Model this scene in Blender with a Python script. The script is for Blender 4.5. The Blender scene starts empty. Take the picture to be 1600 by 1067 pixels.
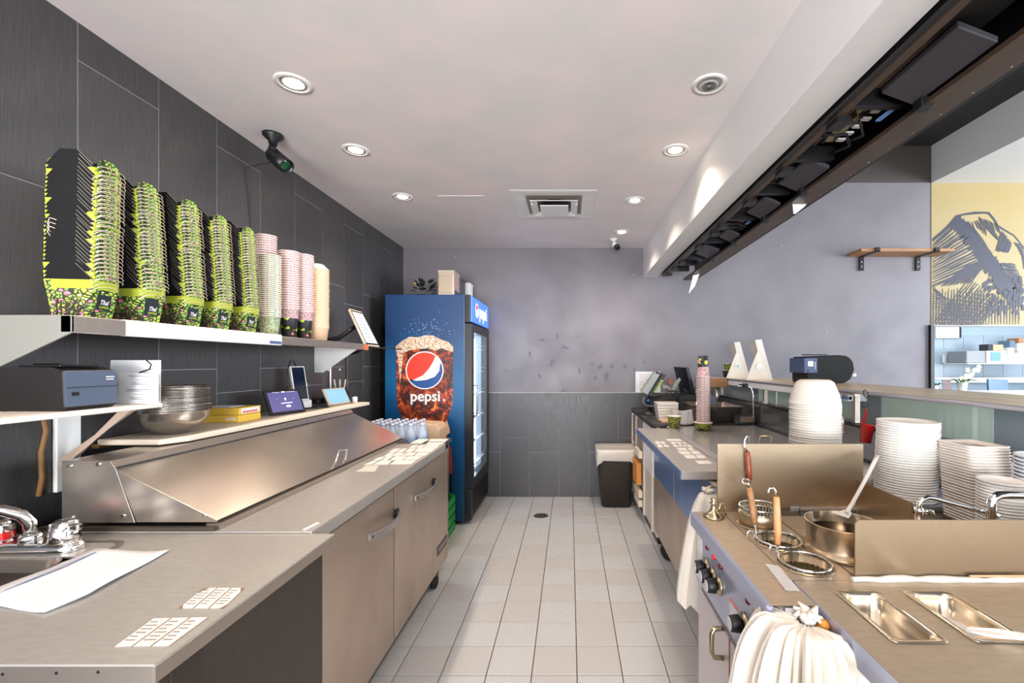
import bpy, bmesh, math, random
from mathutils import Vector, Matrix
random.seed(7)
scene = bpy.context.scene
COL = scene.collection
# ------------------------------------------------------------------ camera, sky, light, exposure
CZ = 1.395; F = 690.0; U0 = 890.0; V0 = 567.0
cd = bpy.data.cameras.new('camera'); cam = bpy.data.objects.new('camera', cd); COL.objects.link(cam)
cam.location = (0, 0, CZ); cam.rotation_euler = (math.radians(90), 0, 0)
cd.sensor_width = 36; cd.lens = F/1600*36; cd.shift_x = -(U0-800)/1600; cd.shift_y = (V0-533.5)/1600
cd.clip_start = 0.02
scene.camera = cam
scene.view_settings.view_transform = 'Standard'; scene.view_settings.look = 'None'
scene.view_settings.exposure = 0.94; scene.view_settings.gamma = 1
scene.view_settings.use_curve_mapping = False
w = bpy.data.worlds.new('World'); scene.world = w; w.use_nodes = True
w.node_tree.nodes['Background'].inputs[0].default_value = (0.86, 0.93, 1, 1)
w.node_tree.nodes['Background'].inputs[1].default_value = 1.3
scene.cycles.max_bounces = 7; scene.cycles.diffuse_bounces = 4; scene.cycles.glossy_bounces = 4
scene.cycles.transmission_bounces = 6; scene.cycles.transparent_max_bounces = 12
scene.cycles.caustics_reflective = False; scene.cycles.caustics_refractive = False
scene.cycles.sample_clamp_indirect = 4
def area(name, loc, rot, sx, sy, power, color):
    l = bpy.data.lights.new(name, 'AREA'); l.shape = 'RECTANGLE'; l.size = sx; l.size_y = sy
    l.energy = power; l.color = color
    o = bpy.data.objects.new(name, l); COL.objects.link(o); o.location = loc
    o.rotation_euler = [math.radians(a) for a in rot]; return o
area('storefront_and_added_uplight', (4.8, -3.9, 1.65), (95, 0, 14), 5.6, 2.5, 70, (0.80, 0.89, 1.0))
area('storefront_and_added_uplight', (-0.4, -3.7, 1.1), (138, 0, 0), 2.4, 1.8, 260, (0.93, 0.95, 1.0))  # added up-light behind the view, tilted to brighten the kitchen ceiling
area('side_window_daylight', (8.8, 1.2, 1.8), (0, 90, 0), 2.4, 5.0, 460, (0.80, 0.89, 1.0))
area('back_room_fill', (7.0, 6.0, 2.5), (0, 0, 0), 3.0, 1.4, 38, (0.80, 0.9, 1.0))  # overhead area light added to brighten the back room
def downlight(x, y, e, z=2.585):
    l = bpy.data.lights.new('downlight_beam', 'SPOT'); l.energy = e; l.spot_size = math.radians(125); l.spot_blend = 0.8
    l.shadow_soft_size = 0.035; l.color = (1.0, 0.84, 0.68)
    o = bpy.data.objects.new('downlight_beam', l); COL.objects.link(o); o.location = (x, y, z)
LAMPS = [(-1.19, 1.903, 1), (-1.21, 2.50, 1), (-1.21, 3.2, 1), (.604, 1.91, 0), (.599, 2.5, 1), (.484, 3.27, 1), (.48, 4.06, 1), (-1.19, 0.7, 1), (.604, .7, 1)]
for x, y, on in LAMPS:
    if on: downlight(x, y, 20)

# ------------------------------------------------------------------ helpers
def lin(c):
    r = []
    for v in c[:3]:
        v = v/255.0
        r.append(v/12.92 if v <= .04045 else ((v+.055)/1.055)**2.4)
    return (r[0], r[1], r[2], 1)
def mat(name, c, rough=.5, metal=0, emit=None, es=1, alpha=None, trans=None, spec=None, coat=0):
    m = bpy.data.materials.new(name); m.use_nodes = True
    b = m.node_tree.nodes['Principled BSDF']
    b.inputs['Base Color'].default_value = lin(c); b.inputs['Roughness'].default_value = rough
    b.inputs['Metallic'].default_value = metal
    if emit: b.inputs['Emission Color'].default_value = lin(emit); b.inputs['Emission Strength'].default_value = es
    if alpha is not None: b.inputs['Alpha'].default_value = alpha
    if trans is not None: b.inputs['Transmission Weight'].default_value = trans; b.inputs['IOR'].default_value = 1.15
    if spec is not None: b.inputs['Specular IOR Level'].default_value = spec
    if coat: b.inputs['Coat Weight'].default_value = coat
    return m
def nodes(m): return m.node_tree.nodes, m.node_tree.links, m.node_tree.nodes['Principled BSDF']
def grain(m, c2, scale=(8, 8, 8), nscale=4, lo=.35, hi=.7, rough=None, bump=0, detail=4, coord='Object'):
    """noise-driven second colour / roughness range / fine relief"""
    N, L, b = nodes(m)
    tc = N.new('ShaderNodeTexCoord'); mp = N.new('ShaderNodeMapping'); mp.inputs['Scale'].default_value = scale
    L.new(tc.outputs[coord], mp.inputs[0])
    n = N.new('ShaderNodeTexNoise'); n.inputs['Scale'].default_value = nscale; n.inputs['Detail'].default_value = detail
    L.new(mp.outputs[0], n.inputs[0])
    r = N.new('ShaderNodeMapRange'); r.inputs[1].default_value = lo; r.inputs[2].default_value = hi
    L.new(n.outputs[0], r.inputs[0])
    mx = N.new('ShaderNodeMix'); mx.data_type = 'RGBA'
    mx.inputs[6].default_value = b.inputs['Base Color'].default_value; mx.inputs[7].default_value = lin(c2)
    L.new(r.outputs[0], mx.inputs[0]); L.new(mx.outputs[2], b.inputs['Base Color'])
    if rough:
        rr = N.new('ShaderNodeMapRange'); rr.inputs[3].default_value = rough[0]; rr.inputs[4].default_value = rough[1]
        L.new(r.outputs[0], rr.inputs[0]); L.new(rr.outputs[0], b.inputs['Roughness'])
    if bump:
        bp = N.new('ShaderNodeBump'); bp.inputs['Strength'].default_value = bump; bp.inputs['Distance'].default_value = .002
        L.new(n.outputs[0], bp.inputs['Height']); L.new(bp.outputs[0], b.inputs['Normal'])
    return m
WM = {}
def wmat(o): return WM.get(o.name, Matrix.Identity(4))
class MB:
    def __init__(s): s.v = []; s.f = []; s.m = []; s.mi = 0; s.sm = []; s.smooth = False
    def add(s, vs, fs):
        k = len(s.v); s.v += [Vector(p) for p in vs]
        for f in fs: s.f.append([i+k for i in f]); s.m.append(s.mi); s.sm.append(s.smooth)
        return s
    def box(s, x0, x1, y0, y1, z0, z1):
        if x0 > x1: x0, x1 = x1, x0
        if y0 > y1: y0, y1 = y1, y0
        if z0 > z1: z0, z1 = z1, z0
        return s.add([(x0,y0,z0),(x1,y0,z0),(x1,y1,z0),(x0,y1,z0),(x0,y0,z1),(x1,y0,z1),(x1,y1,z1),(x0,y1,z1)],
            [(0,3,2,1),(4,5,6,7),(0,1,5,4),(1,2,6,5),(2,3,7,6),(3,0,4,7)])
    def quad(s, a, b, c, d): return s.add([a,b,c,d], [(0,1,2,3)])
    def poly(s, pts): return s.add(pts, [tuple(range(len(pts)))])
    def prism(s, pts, vec):
        n = len(pts); vec = Vector(vec); a = [Vector(p) for p in pts]; b = [p+vec for p in a]
        return s.add(a+b, [tuple(range(n))[::-1], tuple(range(n, 2*n))] + [(i, (i+1) % n, (i+1) % n+n, i+n) for i in range(n)])
    def lathe(s, prof, c, n=24, cap0=True, cap1=True, sx=1, sy=1, axis=None):
        c = Vector(c); vs = []
        R = Matrix.Identity(3) if axis is None else Vector((0,0,1)).rotation_difference(Vector(axis)).to_matrix()
        for r, z in prof:
            for i in range(n):
                a = 2*math.pi*i/n; vs.append(c + R @ Vector((r*sx*math.cos(a), r*sy*math.sin(a), z)))
        fs = []
        for j in range(len(prof)-1):
            for i in range(n):
                k = (i+1) % n; fs.append((j*n+i, j*n+k, (j+1)*n+k, (j+1)*n+i))
        s.smooth = True; s.add(vs, fs); k = len(s.v)-len(vs); s.smooth = False
        if cap0: s.f.append([k+i for i in range(n)][::-1]); s.m.append(s.mi); s.sm.append(False)
        if cap1: s.f.append([k+(len(prof)-1)*n+i for i in range(n)]); s.m.append(s.mi); s.sm.append(False)
        return s
    def cyl(s, c, r, h, n=20, axis=None): return s.lathe([(r, 0), (r, h)], c, n, axis=axis)
    def tube(s, pts, r, n=8, closed=False):
        pts = [Vector(p) for p in pts]; m = len(pts); vs = []; up = None
        for i, p in enumerate(pts):
            if closed: t = pts[(i+1) % m]-pts[i-1]
            else: t = pts[min(i+1, m-1)]-pts[max(i-1, 0)]
            t.normalize()
            if up is None: up = Vector((0,0,1)) if abs(t.z) < .9 else Vector((1,0,0))
            a = t.cross(up).normalized(); b2 = a.cross(t).normalized(); up = b2
            rr = r[i] if isinstance(r, (list, tuple)) else r
            for k in range(n):
                g = 2*math.pi*k/n; vs.append(p+(a*math.cos(g)+b2*math.sin(g))*rr)
        fs = []
        for i in range(m if closed else m-1):
            j = (i+1) % m
            for k in range(n): k2 = (k+1) % n; fs.append((i*n+k, i*n+k2, j*n+k2, j*n+k))
        s.smooth = True; s.add(vs, fs); k0 = len(s.v)-len(vs); s.smooth = False
        if not closed:
            s.f.append([k0+i for i in range(n)][::-1]); s.m.append(s.mi); s.sm.append(False)
            s.f.append([k0+(m-1)*n+i for i in range(n)]); s.m.append(s.mi); s.sm.append(False)
        return s
    def xf(s, M, k=0):
        for i in range(k, len(s.v)): s.v[i] = M @ s.v[i]
        return s
    def build(s, name, m, parent=None, bev=0, label=None, cat=None, group=None, kind=None, local=False, solid=0, segs=1):
        vs = [Vector(p) for p in s.v]
        if parent is not None:
            if not local:
                Mi = wmat(parent).inverted(); vs = [Mi @ p for p in vs]
            org = Vector((0,0,0))
        else:
            if local: org = Vector((0,0,0))
            else:
                xs = [p.x for p in vs]; ys = [p.y for p in vs]; zs = [p.z for p in vs]
                org = Vector(((min(xs)+max(xs))/2, (min(ys)+max(ys))/2, min(zs)))
                vs = [p-org for p in vs]
        me = bpy.data.meshes.new(name); me.from_pydata(vs, [], s.f)
        ms = m if isinstance(m, (list, tuple)) else [m]
        for q in ms: me.materials.append(q)
        me.polygons.foreach_set('material_index', s.m); me.polygons.foreach_set('use_smooth', s.sm)
        if bev:
            bm = bmesh.new(); bm.from_mesh(me)
            es = [e for e in bm.edges if len(e.link_faces) == 2 and e.calc_face_angle(0) > .6]
            bmesh.ops.bevel(bm, geom=es, offset=bev, segments=segs, affect='EDGES', clamp_overlap=True)
            bm.to_mesh(me); bm.free()
        me.update()
        o = bpy.data.objects.new(name, me); COL.objects.link(o)
        if parent is not None: o.parent = parent; WM[o.name] = wmat(parent).copy()
        else: o.location = org; WM[o.name] = Matrix.Translation(org)
        if solid:
            md = o.modifiers.new('thickness', 'SOLIDIFY'); md.thickness = solid; md.offset = 0
        if label: o['label'] = label
        if cat: o['category'] = cat
        if group: o['group'] = group
        if kind: o['kind'] = kind
        return o
def thing(name, label, cat, loc, rz=0, group=None):
    o = bpy.data.objects.new(name, None); COL.objects.link(o); o.empty_display_size = .05
    o.location = loc; o.rotation_euler = (0, 0, rz)
    WM[o.name] = Matrix.Translation(Vector(loc)) @ Matrix.Rotation(rz, 4, 'Z')
    o['label'] = label; o['category'] = cat
    if group: o['group'] = group
    return o
def copy_thing(src, loc, label=None, rz=None, group=None):
    kids = list(src.children)
    r = src.copy(); COL.objects.link(r); r.location = loc
    if rz is not None: r.rotation_euler = (0, 0, rz)
    if label: r['label'] = label
    if group: r['group'] = group
    for c in kids:
        d = c.copy(); COL.objects.link(d); d.parent = r
    return r
def text_polys(txt, size, ext=0.0):
    """text as a list of flat polygons (verts, faces) in its own plane"""
    c = bpy.data.curves.new('t', 'FONT'); c.body = txt; c.size = size; c.align_x = 'CENTER'; c.align_y = 'CENTER'; c.extrude = ext
    c.resolution_u = 4
    o = bpy.data.objects.new('t', c); COL.objects.link(o)
    dg = bpy.context.evaluated_depsgraph_get(); me = bpy.data.meshes.new_from_object(o.evaluated_get(dg))
    vs = [v.co.copy() for v in me.vertices]; fs = [tuple(p.vertices) for p in me.polygons]
    bpy.data.objects.remove(o); bpy.data.curves.remove(c); bpy.data.meshes.remove(me)
    return vs, fs
def add_text(mb, txt, size, org, ex, ey, bold=0, squeeze=1, shear=0):
    vs, fs = text_polys(txt, size); org = Vector(org); ex = Vector(ex).normalized(); ey = Vector(ey).normalized()
    offs = [(0, 0)] if not bold else [(0, 0), (bold, 0), (-bold, 0), (0, bold), (0, -bold)]
    nrm = ex.cross(ey)
    for q, (dx, dy) in enumerate(offs):
        mb.add([org+ex*(v.x*squeeze+dx+shear*v.y)+ey*(v.y+dy)+nrm*q*.00006 for v in vs], fs)
    return mb
def PY(u, v, Y): return Vector(((u-U0)/F*Y, Y, CZ-(v-V0)/F*Y))
def PZ(u, v, z):
    Y = (CZ-z)*F/(v-V0); return Vector(((u-U0)/F*Y, Y, z))
def struct(mb, name, m, parent=None, **k):
    return mb.build(name, m, parent, kind='structure' if parent is None else None, **k)

ORDW = ['first', 'second', 'third', 'fourth', 'fifth', 'sixth', 'seventh', 'eighth', 'ninth', 'tenth', 'eleventh', 'twelfth', 'thirteenth', 'fourteenth', 'fifteenth', 'sixteenth', 'seventeenth', 'eighteenth', 'nineteenth', 'twentieth', 'twenty-first', 'twenty-second', 'twenty-third', 'twenty-fourth', 'twenty-fifth', 'twenty-sixth', 'twenty-seventh', 'twenty-eighth', 'twenty-ninth', 'thirtieth', 'thirty-first', 'thirty-second', 'thirty-third', 'thirty-fourth', 'thirty-fifth']
_rows = {}
def LBL_L(q, where):
    r = _rows.setdefault(where, []); v = min(p[1] for p in q)
    if not r or v-r[-1][0] > 2.6: r.append([v, 0])
    r[-1][1] += 1
    return 'small worn label, %s in the %s row from the far end, %s' % (ORDW[r[-1][1]-1], ORDW[len(r)-1], where)
# ------------------------------------------------------------------ materials
STEEL = grain(mat('brushed_steel', (194, 182, 170), .27, .88), (182, 170, 158), (1, 1, 1), 2.5, .3, .75, rough=(.24, .31), detail=2)
STEEL_X = grain(mat('brushed_steel_vertical', (200, 182, 166), .3, .68), (174, 156, 140), (2, 2, 1.2), 2, .3, .75, rough=(.33, .42))
STEEL_TOP = grain(mat('scratched_worktop_steel', (208, 203, 196), .34, .66), (194, 188, 180), (9, 30, 30), 3, .25, .75, rough=(.33, .44), detail=8)
STEEL_DK = mat('dark_steel', (96, 88, 80), .45, .8)  # plain darker steel for bodies, legs and seams
CHROME = mat('chrome', (225, 225, 225), .08, 1)
BRASSY = mat('worn_brass_steel', (190, 175, 140), .25, 1)
WHITE = mat('white_plastic', (235, 232, 226), .4)
WHITE2 = mat('foam_white', (208, 201, 190), .55)
PAPER = mat('paper', (222, 222, 224), .8)
CARDW = mat('white_card', (218, 208, 194), .7)
CREAM = mat('cream_board', (226, 208, 186), .6)
BLACK = mat('black_plastic', (20, 20, 22), .4)
BLACKM = mat('black_metal', (26, 24, 24), .35, .3)
RUBBER = mat('rubber', (18, 18, 18), .7)
GREYP = mat('slate_grey_plastic', (74, 84, 102), .45)
DKPRN = mat('printer_charcoal', (30, 28, 28), .35)
CEIL = grain(mat('ceiling_paint', (236, 223, 220), .7), (221, 218, 214), (1, 1, 1), 3)
SOFF = mat('soffit_paint', (226, 223, 220), .65)
WPAINT = grain(mat('grey_wall_paint', (122, 116, 119), .5), (112, 106, 110), (1, 1, 1), 2.5, rough=(.42, .6))
GROUT = mat('grout_light', (168, 168, 168), .8)
FGROUT = mat('floor_grout', (78, 62, 52), .9)
TILE = grain(mat('charcoal_wall_tile', (76, 74, 74), .38), (60, 58, 59), (70, 70, 3), 3, .3, .7, rough=(.3, .5), bump=.12)
TILE2 = grain(mat('charcoal_wall_tile_worn', (72, 70, 70), .38), (56, 54, 55), (70, 70, 3), 3.3, .3, .7, rough=(.3, .5), bump=.12)
FTILE = grain(mat('floor_tile', (200, 200, 200), .3), (190, 189, 188), (30, 30, 30), 3, rough=(.22, .4))
FTILE2 = grain(mat('floor_tile_worn', (194, 193, 192), .3), (190, 184, 178), (30, 30, 30), 3, rough=(.22, .42))
DKBROWN = grain(mat('dark_panel', (60, 50, 42), .45), (50, 42, 35), (40, 40, 2), 3)
WOOD = grain(mat('wood', (176, 128, 84), .5), (134, 92, 58), (3, 30, 30), 4)
WOODR = grain(mat('red_handle_wood', (150, 72, 40), .4), (110, 48, 26), (30, 30, 4), 4)
WOODL = grain(mat('light_handle_wood', (206, 150, 100), .45), (180, 122, 78), (30, 30, 4), 4)
LEDGEW = grain(mat('ledge_laminate', (250, 224, 184), .4), (206, 168, 122), (40, 1.2, 30), 3, .35, .65, rough=(.25, .4))
KRAFT = mat('kraft_card', (206, 172, 138), .7)
RED = mat('red_plastic', (220, 24, 18), .3)
GREEN = mat('green_plastic', (30, 150, 60), .4)
LIME = mat('lime_card', (176, 188, 52), .55)
PINK = mat('pink', (226, 120, 130), .5)
YELLOWC = mat('yellow_card', (226, 186, 70), .6)
INK = mat('ink', (60, 60, 66), .7)
GLASS = mat('clear_glass', (225, 240, 240), .03, alpha=.12)
FROST = mat('pale_green_panel', (216, 232, 206), .35, alpha=.75)
CLEARP = mat('clear_plastic', (236, 236, 236), .12, alpha=.42)
BAG = mat('white_bag', (222, 214, 202), .4)
def leafy(name, c1, c2, c3, pink=.1, scale=95, edge=.09):
    m = mat(name, c1, .5); N, L, b = nodes(m)
    tc = N.new('ShaderNodeTexCoord'); mp = N.new('ShaderNodeMapping'); mp.inputs['Scale'].default_value = (1, 1, 1.5)
    nz = N.new('ShaderNodeTexNoise'); nz.inputs['Scale'].default_value = 40
    L.new(tc.outputs['Object'], mp.inputs[0]); L.new(tc.outputs['Object'], nz.inputs[0])
    ad = N.new('ShaderNodeVectorMath'); ad.operation = 'MULTIPLY_ADD'; ad.inputs[1].default_value = (.012, .012, .012)
    L.new(nz.outputs[1], ad.inputs[0]); L.new(mp.outputs[0], ad.inputs[2])
    v1 = N.new('ShaderNodeTexVoronoi'); v1.inputs['Scale'].default_value = scale; L.new(ad.outputs[0], v1.inputs[0])
    v2 = N.new('ShaderNodeTexVoronoi'); v2.feature = 'DISTANCE_TO_EDGE'; v2.inputs['Scale'].default_value = scale; L.new(ad.outputs[0], v2.inputs[0])
    sp = N.new('ShaderNodeSeparateColor'); L.new(v1.outputs['Color'], sp.inputs[0])
    cr = N.new('ShaderNodeValToRGB'); cr.color_ramp.interpolation = 'CONSTANT'
    e = cr.color_ramp.elements; e[0].color = lin(c1); e[1].position = .5; e[1].color = lin(c2)
    x = e.new(1-pink-.12); x.color = lin(c3); x = e.new(1-pink); x.color = lin((232, 130, 150))
    L.new(sp.outputs[0], cr.inputs[0])
    lt = N.new('ShaderNodeMath'); lt.operation = 'LESS_THAN'; lt.inputs[1].default_value = edge; L.new(v2.outputs['Distance'], lt.inputs[0])
    mx = N.new('ShaderNodeMix'); mx.data_type = 'RGBA'; L.new(lt.outputs[0], mx.inputs[0]); L.new(cr.outputs[0], mx.inputs[6]); mx.inputs[7].default_value = lin((34, 42, 26))
    L.new(mx.outputs[2], b.inputs['Base Color']); return m
FLORAL = leafy('floral_print', (170, 196, 74), (134, 184, 74), (200, 212, 124), .12, 64, .12)
FLORAL2 = leafy('floral_print_yellow', (190, 200, 50), (150, 170, 50), (60, 60, 40), .1, 75, .11)
PINKP = leafy('pink_print', (236, 196, 196), (240, 214, 212), (226, 150, 160), .12, 190, .1)
GREENW = leafy('pale_green_print', (180, 196, 140), (206, 214, 180), (120, 140, 80), .04, 170, .08)
# ------------------------------------------------------------------ room shell
XL = -1.735; YB = 4.63; ZC = 2.6; XS0 = .772; XS1 = .917; ZS = 2.29; XB = 3.79; ZD = 3.67; ZW = 3.28; ZO = 1.791
XR = 9.2; YF = -4.2; YR = 7.4
floor = struct(MB().box(XL-.2, XR+.2, YF, YR, -.12, -.006), 'floor', FGROUT)
# floor tiles, each its own object
tp = MB().box(-.0996, .0996, -.0996, .0996, -.006, 0)
ftm = None; t = .2032
for i in range(-5, 5):
    for j in range(-1, 14):
        x0 = .0335+i*t; y0 = 4.411-j*t; x = x0+t/2; y = y0-t/2
        if x-t/2 < -1.02 or x+t/2 > .93: continue
        top = min(y0, YB-.003)
        if ftm is None:
            a = tp.build('tile', FTILE, floor, local=True, bev=.0012); ftm = a.data; ftm2 = ftm.copy(); ftm2.materials[0] = FTILE2; o = a
        else:
            o = bpy.data.objects.new('tile', ftm if random.random() < .6 else ftm2); COL.objects.link(o); o.parent = floor
        L0 = wmat(floor).translation
        o.location = Vector((x, y, 0))-L0; o.rotation_euler = (0, 0, random.choice([0, 1, 2, 3])*math.pi/2)
# dining floor and the floor beside the tiles
rest = MB()
rest.box(XL, -1.0, YF, YB-.002, -.006, 0); rest.box(.85, XR, YF, YB, -.006, 0); rest.box(-.98, .848, YF, 1.56, -.006, 0); rest.box(3.5, XR, YB, YR, -.006, 0)
DFLOOR = grain(mat('grey_floor', (150, 146, 142), .35), (138, 134, 130), (2, 2, 2), 3)
rest.build('floor_margin', DFLOOR, floor)
back = struct(MB().box(XL-.15, XB, YB+.002, YB+.14, 0, 3.9).box(XB, XR, YB+.002, YB+.14, ZO, 3.9), 'wall_back', WPAINT)
left = struct(MB().box(XL-.15, XL-.0022, YF, YB, 0, 2.75), 'wall_left', GROUT)
struct(MB().box(XL-.15, XS0, YF, YB, ZC, ZC+.1), 'ceiling', CEIL)
struct(MB().box(XS0, XS1, YF, YB, ZS, ZD+.1), 'trim_1', SOFF, bev=.004)
struct(MB().box(XS1, XB+.05, YF, YB, ZD, ZD+.1), 'ceiling_dining', mat('black_ceiling', (42, 40, 40), .7))
struct(MB().box(XB, XB+.12, YF, YB, ZW+.101, ZD+.1).box(XB, XR, YF, YB, ZW, ZW+.1), 'ceiling_bulkhead', mat('bulkhead_paint', (205, 203, 198), .7))
struct(MB().box(XR, XR+.1, YF, -1.5, 0, 3.7).box(XR, XR+.1, 4.0, YR, 0, 3.7).box(XR, XR+.1, -1.5, 4.0, 0, .6).box(XR, XR+.1, -1.5, 4.0, 3.0, 3.7), 'wall_right', WPAINT)
struct(MB().box(XL-.15, -1.7, YF, YF+.1, 0, 3.7).box(XL-.15, XR, YF, YF+.1, 2.75, 3.8).box(1.1, 1.4, YF, YF+.1, 0, 3.7).box(XL-.15, XR, YF, YF+.1, 0, .35).box(7.8, XR, YF, YF+.1, 0, 3.7)
       .box(2.9, 2.98, YF, YF+.1, .3, 2.8).box(4.5, 4.58, YF, YF+.1, .3, 2.8).box(6.1, 6.18, YF, YF+.1, .3, 2.8), 'wall_front', WPAINT)
# wall tiles, left wall (running bond of upright 0.31 x 0.61 tiles)
def wall_tile(parent, mesh_cache, a0, a1, z0, z1, side, dx):
    g = .0012; ww = round(a1-a0-2*g, 4); hh = round(z1-z0-2*g, 4); key = (side, ww, hh, random.random() < .4)
    if key not in mesh_cache:
        mb = MB()
        if side == 'L': mb.box(-.011, 0, -ww/2, ww/2, 0, hh)
        else: mb.box(-ww/2, ww/2, 0, .011, 0, hh)
        o = mb.build('tile', TILE2 if key[3] else TILE, parent, local=True, bev=.0012); mesh_cache[key] = o.data
    else:
        o = bpy.data.objects.new('tile', mesh_cache[key]); COL.objects.link(o); o.parent = parent
    L0 = wmat(parent).translation
    if side == 'L': o.location = Vector((XL+dx, (a0+a1)/2, z0+g))-L0
    else: o.location = Vector(((a0+a1)/2, YB-.010-dx, z0+g))-L0
cache = {}
for k in range(-6, 10):
    y0 = 1.559+.3075*k; y1 = min(y0+.3075, YB-.013)
    if y1-y0 < .05: continue
    off = 1.245 if k % 2 == 0 else 1.365
    zs = [off+.61*q for q in range(-3, 4)]; zs = [0]+[z for z in zs if .02 < z < ZC-.03]+[ZC-.001]
    for q in range(len(zs)-1): wall_tile(left, cache, y0, y1, zs[q], zs[q+1], 'L', random.uniform(-.0006, .0006))
for k in range(-8, 5):
    x0 = -.11+.3085*k-.3085*0; x1 = x0+.3085; x0 = max(x0, XL)
    if x1-x0 < .05: continue
    zz = [0, .612, 1.08] if k % 2 == 0 else [0, .462, 1.08]
    for q in range(2): wall_tile(back, cache, x0, x1, zz[q], zz[q+1], 'B', random.uniform(-.0006, .0006))
struct(MB().box(XL, 1.43, YB-.012, YB+.001, 1.081, 1.089), 'trim_2', mat('grey_trim', (170, 166, 160), .5))
MB().box(XL, 1.43, YB-.0078, YB+.001, 0, 1.08).build('grout_bed', GROUT, back)
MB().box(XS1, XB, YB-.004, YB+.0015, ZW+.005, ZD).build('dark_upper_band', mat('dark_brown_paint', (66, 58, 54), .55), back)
# scuffs and patched spots on the painted back wall
SC = mat('scuff', (98, 98, 112), .6)
sc = MB()
for (u, v, a, b, rot) in [(846,531,9,2,10),(871,524,2,6,0),(883,543,8,3,10),(828,553,2,6,10),(862,566,3,9,8),(867,565,7,1.5,-5),(843,587,3,6,-25),(905,580,2,8,0),(925,567,6,1.5,0),(938,573,5,5,0),(930,590,3,7,30),(948,588,6,9,0),(956,572,6,5,0),(977,573,5,4,0),(991,577,3,3,0),(1007,566,2,5,20),(791,579,4,1.5,0),(880,611,8,2,0),(815,601,1,4,0),(905,526,1.5,1.5,0)]:
    for part in range(2):
        ky = random.random()*.0006
        pts = []; rr = math.radians(rot+part*37); uo = u+random.uniform(-2, 2)*part; vo = v+random.uniform(-3, 3)*part
        for q in range(9):
            an = 2*math.pi*q/9; k = random.uniform(.55, 1.15)*(1 if part == 0 else .5)
            du = a*k*math.cos(an)*.8; dv = b*k*math.sin(an)*.8
            pts.append(PY(uo+du*math.cos(rr)-dv*math.sin(rr), vo+du*math.sin(rr)+dv*math.cos(rr), YB-.0006-part*.0007-ky))
        sc.poly(pts[::-1])
sc.build('scuff_marks', SC, back, kind='stuff')
# small screws / nails in wall
nl = MB()
for u, v in [(1062,433),(1164,450),(1220,384),(1290,520),(712,402),(990,430)]: p = PY(u, v, YB); nl.cyl(p+Vector((0,-.012,0)), .004, .014, 6, axis=(0,1,0))
nl.build('nails', WHITE, back, kind='stuff')
# mural on the yellow wall
mur = thing('wall_mural', 'tan wall mural with a dark hatched mountain peak beside the wood shelf', 'mural', (6.4, YB, ZO))
MUR = grain(mat('mural_yellow', (162, 140, 88), .6), (162, 146, 108), (1, 1, 1), 1.2)
MB().box(XB, XR, YB-.004, YB+.0015, ZO, ZW).build('print_ground', MUR, mur)
INKM = mat('mural_ink', (46, 46, 60), .6)
ms = MB()
SN = [0]
def stroke(pts, wd, y=None):
    SN[0] += 1; y = YB-.0055-(SN[0] % 89)*.00004
    P = [Vector((p[0], p[1])) for p in pts]; Lf = []; R = []
    for i, p in enumerate(P):
        d = P[min(i+1, len(P)-1)]-P[max(i-1, 0)]; d.normalize(); n = Vector((-d.y, d.x))
        ww = wd*(.35+.65*math.sin(math.pi*(i+.5)/len(P)))*random.uniform(.8, 1.2)/2*1.45
        Lf.append(p+n*ww); R.append(p-n*ww)
    for i in range(len(P)-1):
        ms.quad(PY(*Lf[i], y), PY(*Lf[i+1], y), PY(*R[i+1], y), PY(*R[i], y))
def cs(x, y): return (1440+x/4.444, 280+y/4.444)   # coordinates measured in a 4.444x crop
def wob(a, b, n=5, j=.6):
    return [(a[0]+(b[0]-a[0])*i/n+random.uniform(-j, j), a[1]+(b[1]-a[1])*i/n+random.uniform(-j, j)) for i in range(n+1)]
ms.mi = 0
xm = 1456.5
stroke([cs(*p) for p in [(75,415),(130,372),(180,325),(225,275),(240,258),(300,243),(370,234),(430,232),(465,235),(500,275),(530,325),(580,355),(640,390),(675,430),(711,480)]], 2.6)
for o_ in (8, 16): stroke([cs(p[0], p[1]+o_) for p in [(75,415),(130,372),(180,325),(225,275),(260,262)]], 2.2)
stroke([cs(*p) for p in [(240,260),(300,300),(370,360),(420,430),(470,520),(540,600),(600,690),(660,780),(700,860)]], 5)
for q in range(26):   # dark spine of the mountain
    tt = q/25; x = 250+430*tt; y = 280+560*tt**1.05
    for r in range(3): stroke([cs(*p) for p in wob((x-50+random.uniform(-15,15), y+30+r*14), (x+35+random.uniform(-15,15), y-20+r*14), 4, 4)], 3.6)
    stroke([cs(*p) for p in wob((x-10, y-10), (x+35, y+70), 4, 4)], 4.2)
for q in range(19):   # long parallel hatches, left flank
    y = 430+q*17.5
    x1 = 240+q*14; y1 = 300+q*17
    stroke([cs(*p) for p in wob((75, min(y+25, 745)), (x1+random.uniform(-10, 15), y1), 8, 1.6)], 1.5+.9*(q % 2))
for q in range(10): stroke([cs(*p) for p in wob((140+q*22, 745-q*3), (330+q*15, 590-q*4), 6, 3)], 2.0)
for q in range(14): stroke([cs(*p) for p in wob((300+q*17, 280+abs(q-7)*6-10), (330+q*17, 330+(q % 4)*14+q*3), 4, 3)], 1.5)
for q in range(12): stroke([cs(*p) for p in wob((400+q*9, 260+q*9), (440+q*11, 330+q*11), 4, 2)], 1.5)
for q in range(10): stroke([cs(*p) for p in wob((560+q*7, 360+q*9), (520+q*9, 500-q*4+q*5), 4, 3)], 1.7)
for q in range(13): stroke([cs(*p) for p in wob((540+q*8, 585+q*11), (650+q*5, 590+q*12), 4, 3)], 1.8)
for q in range(12): stroke([cs(*p) for p in wob((640+q*7, 440+q*9), (711, 470+q*14), 4, 3)], 1.7)
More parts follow.
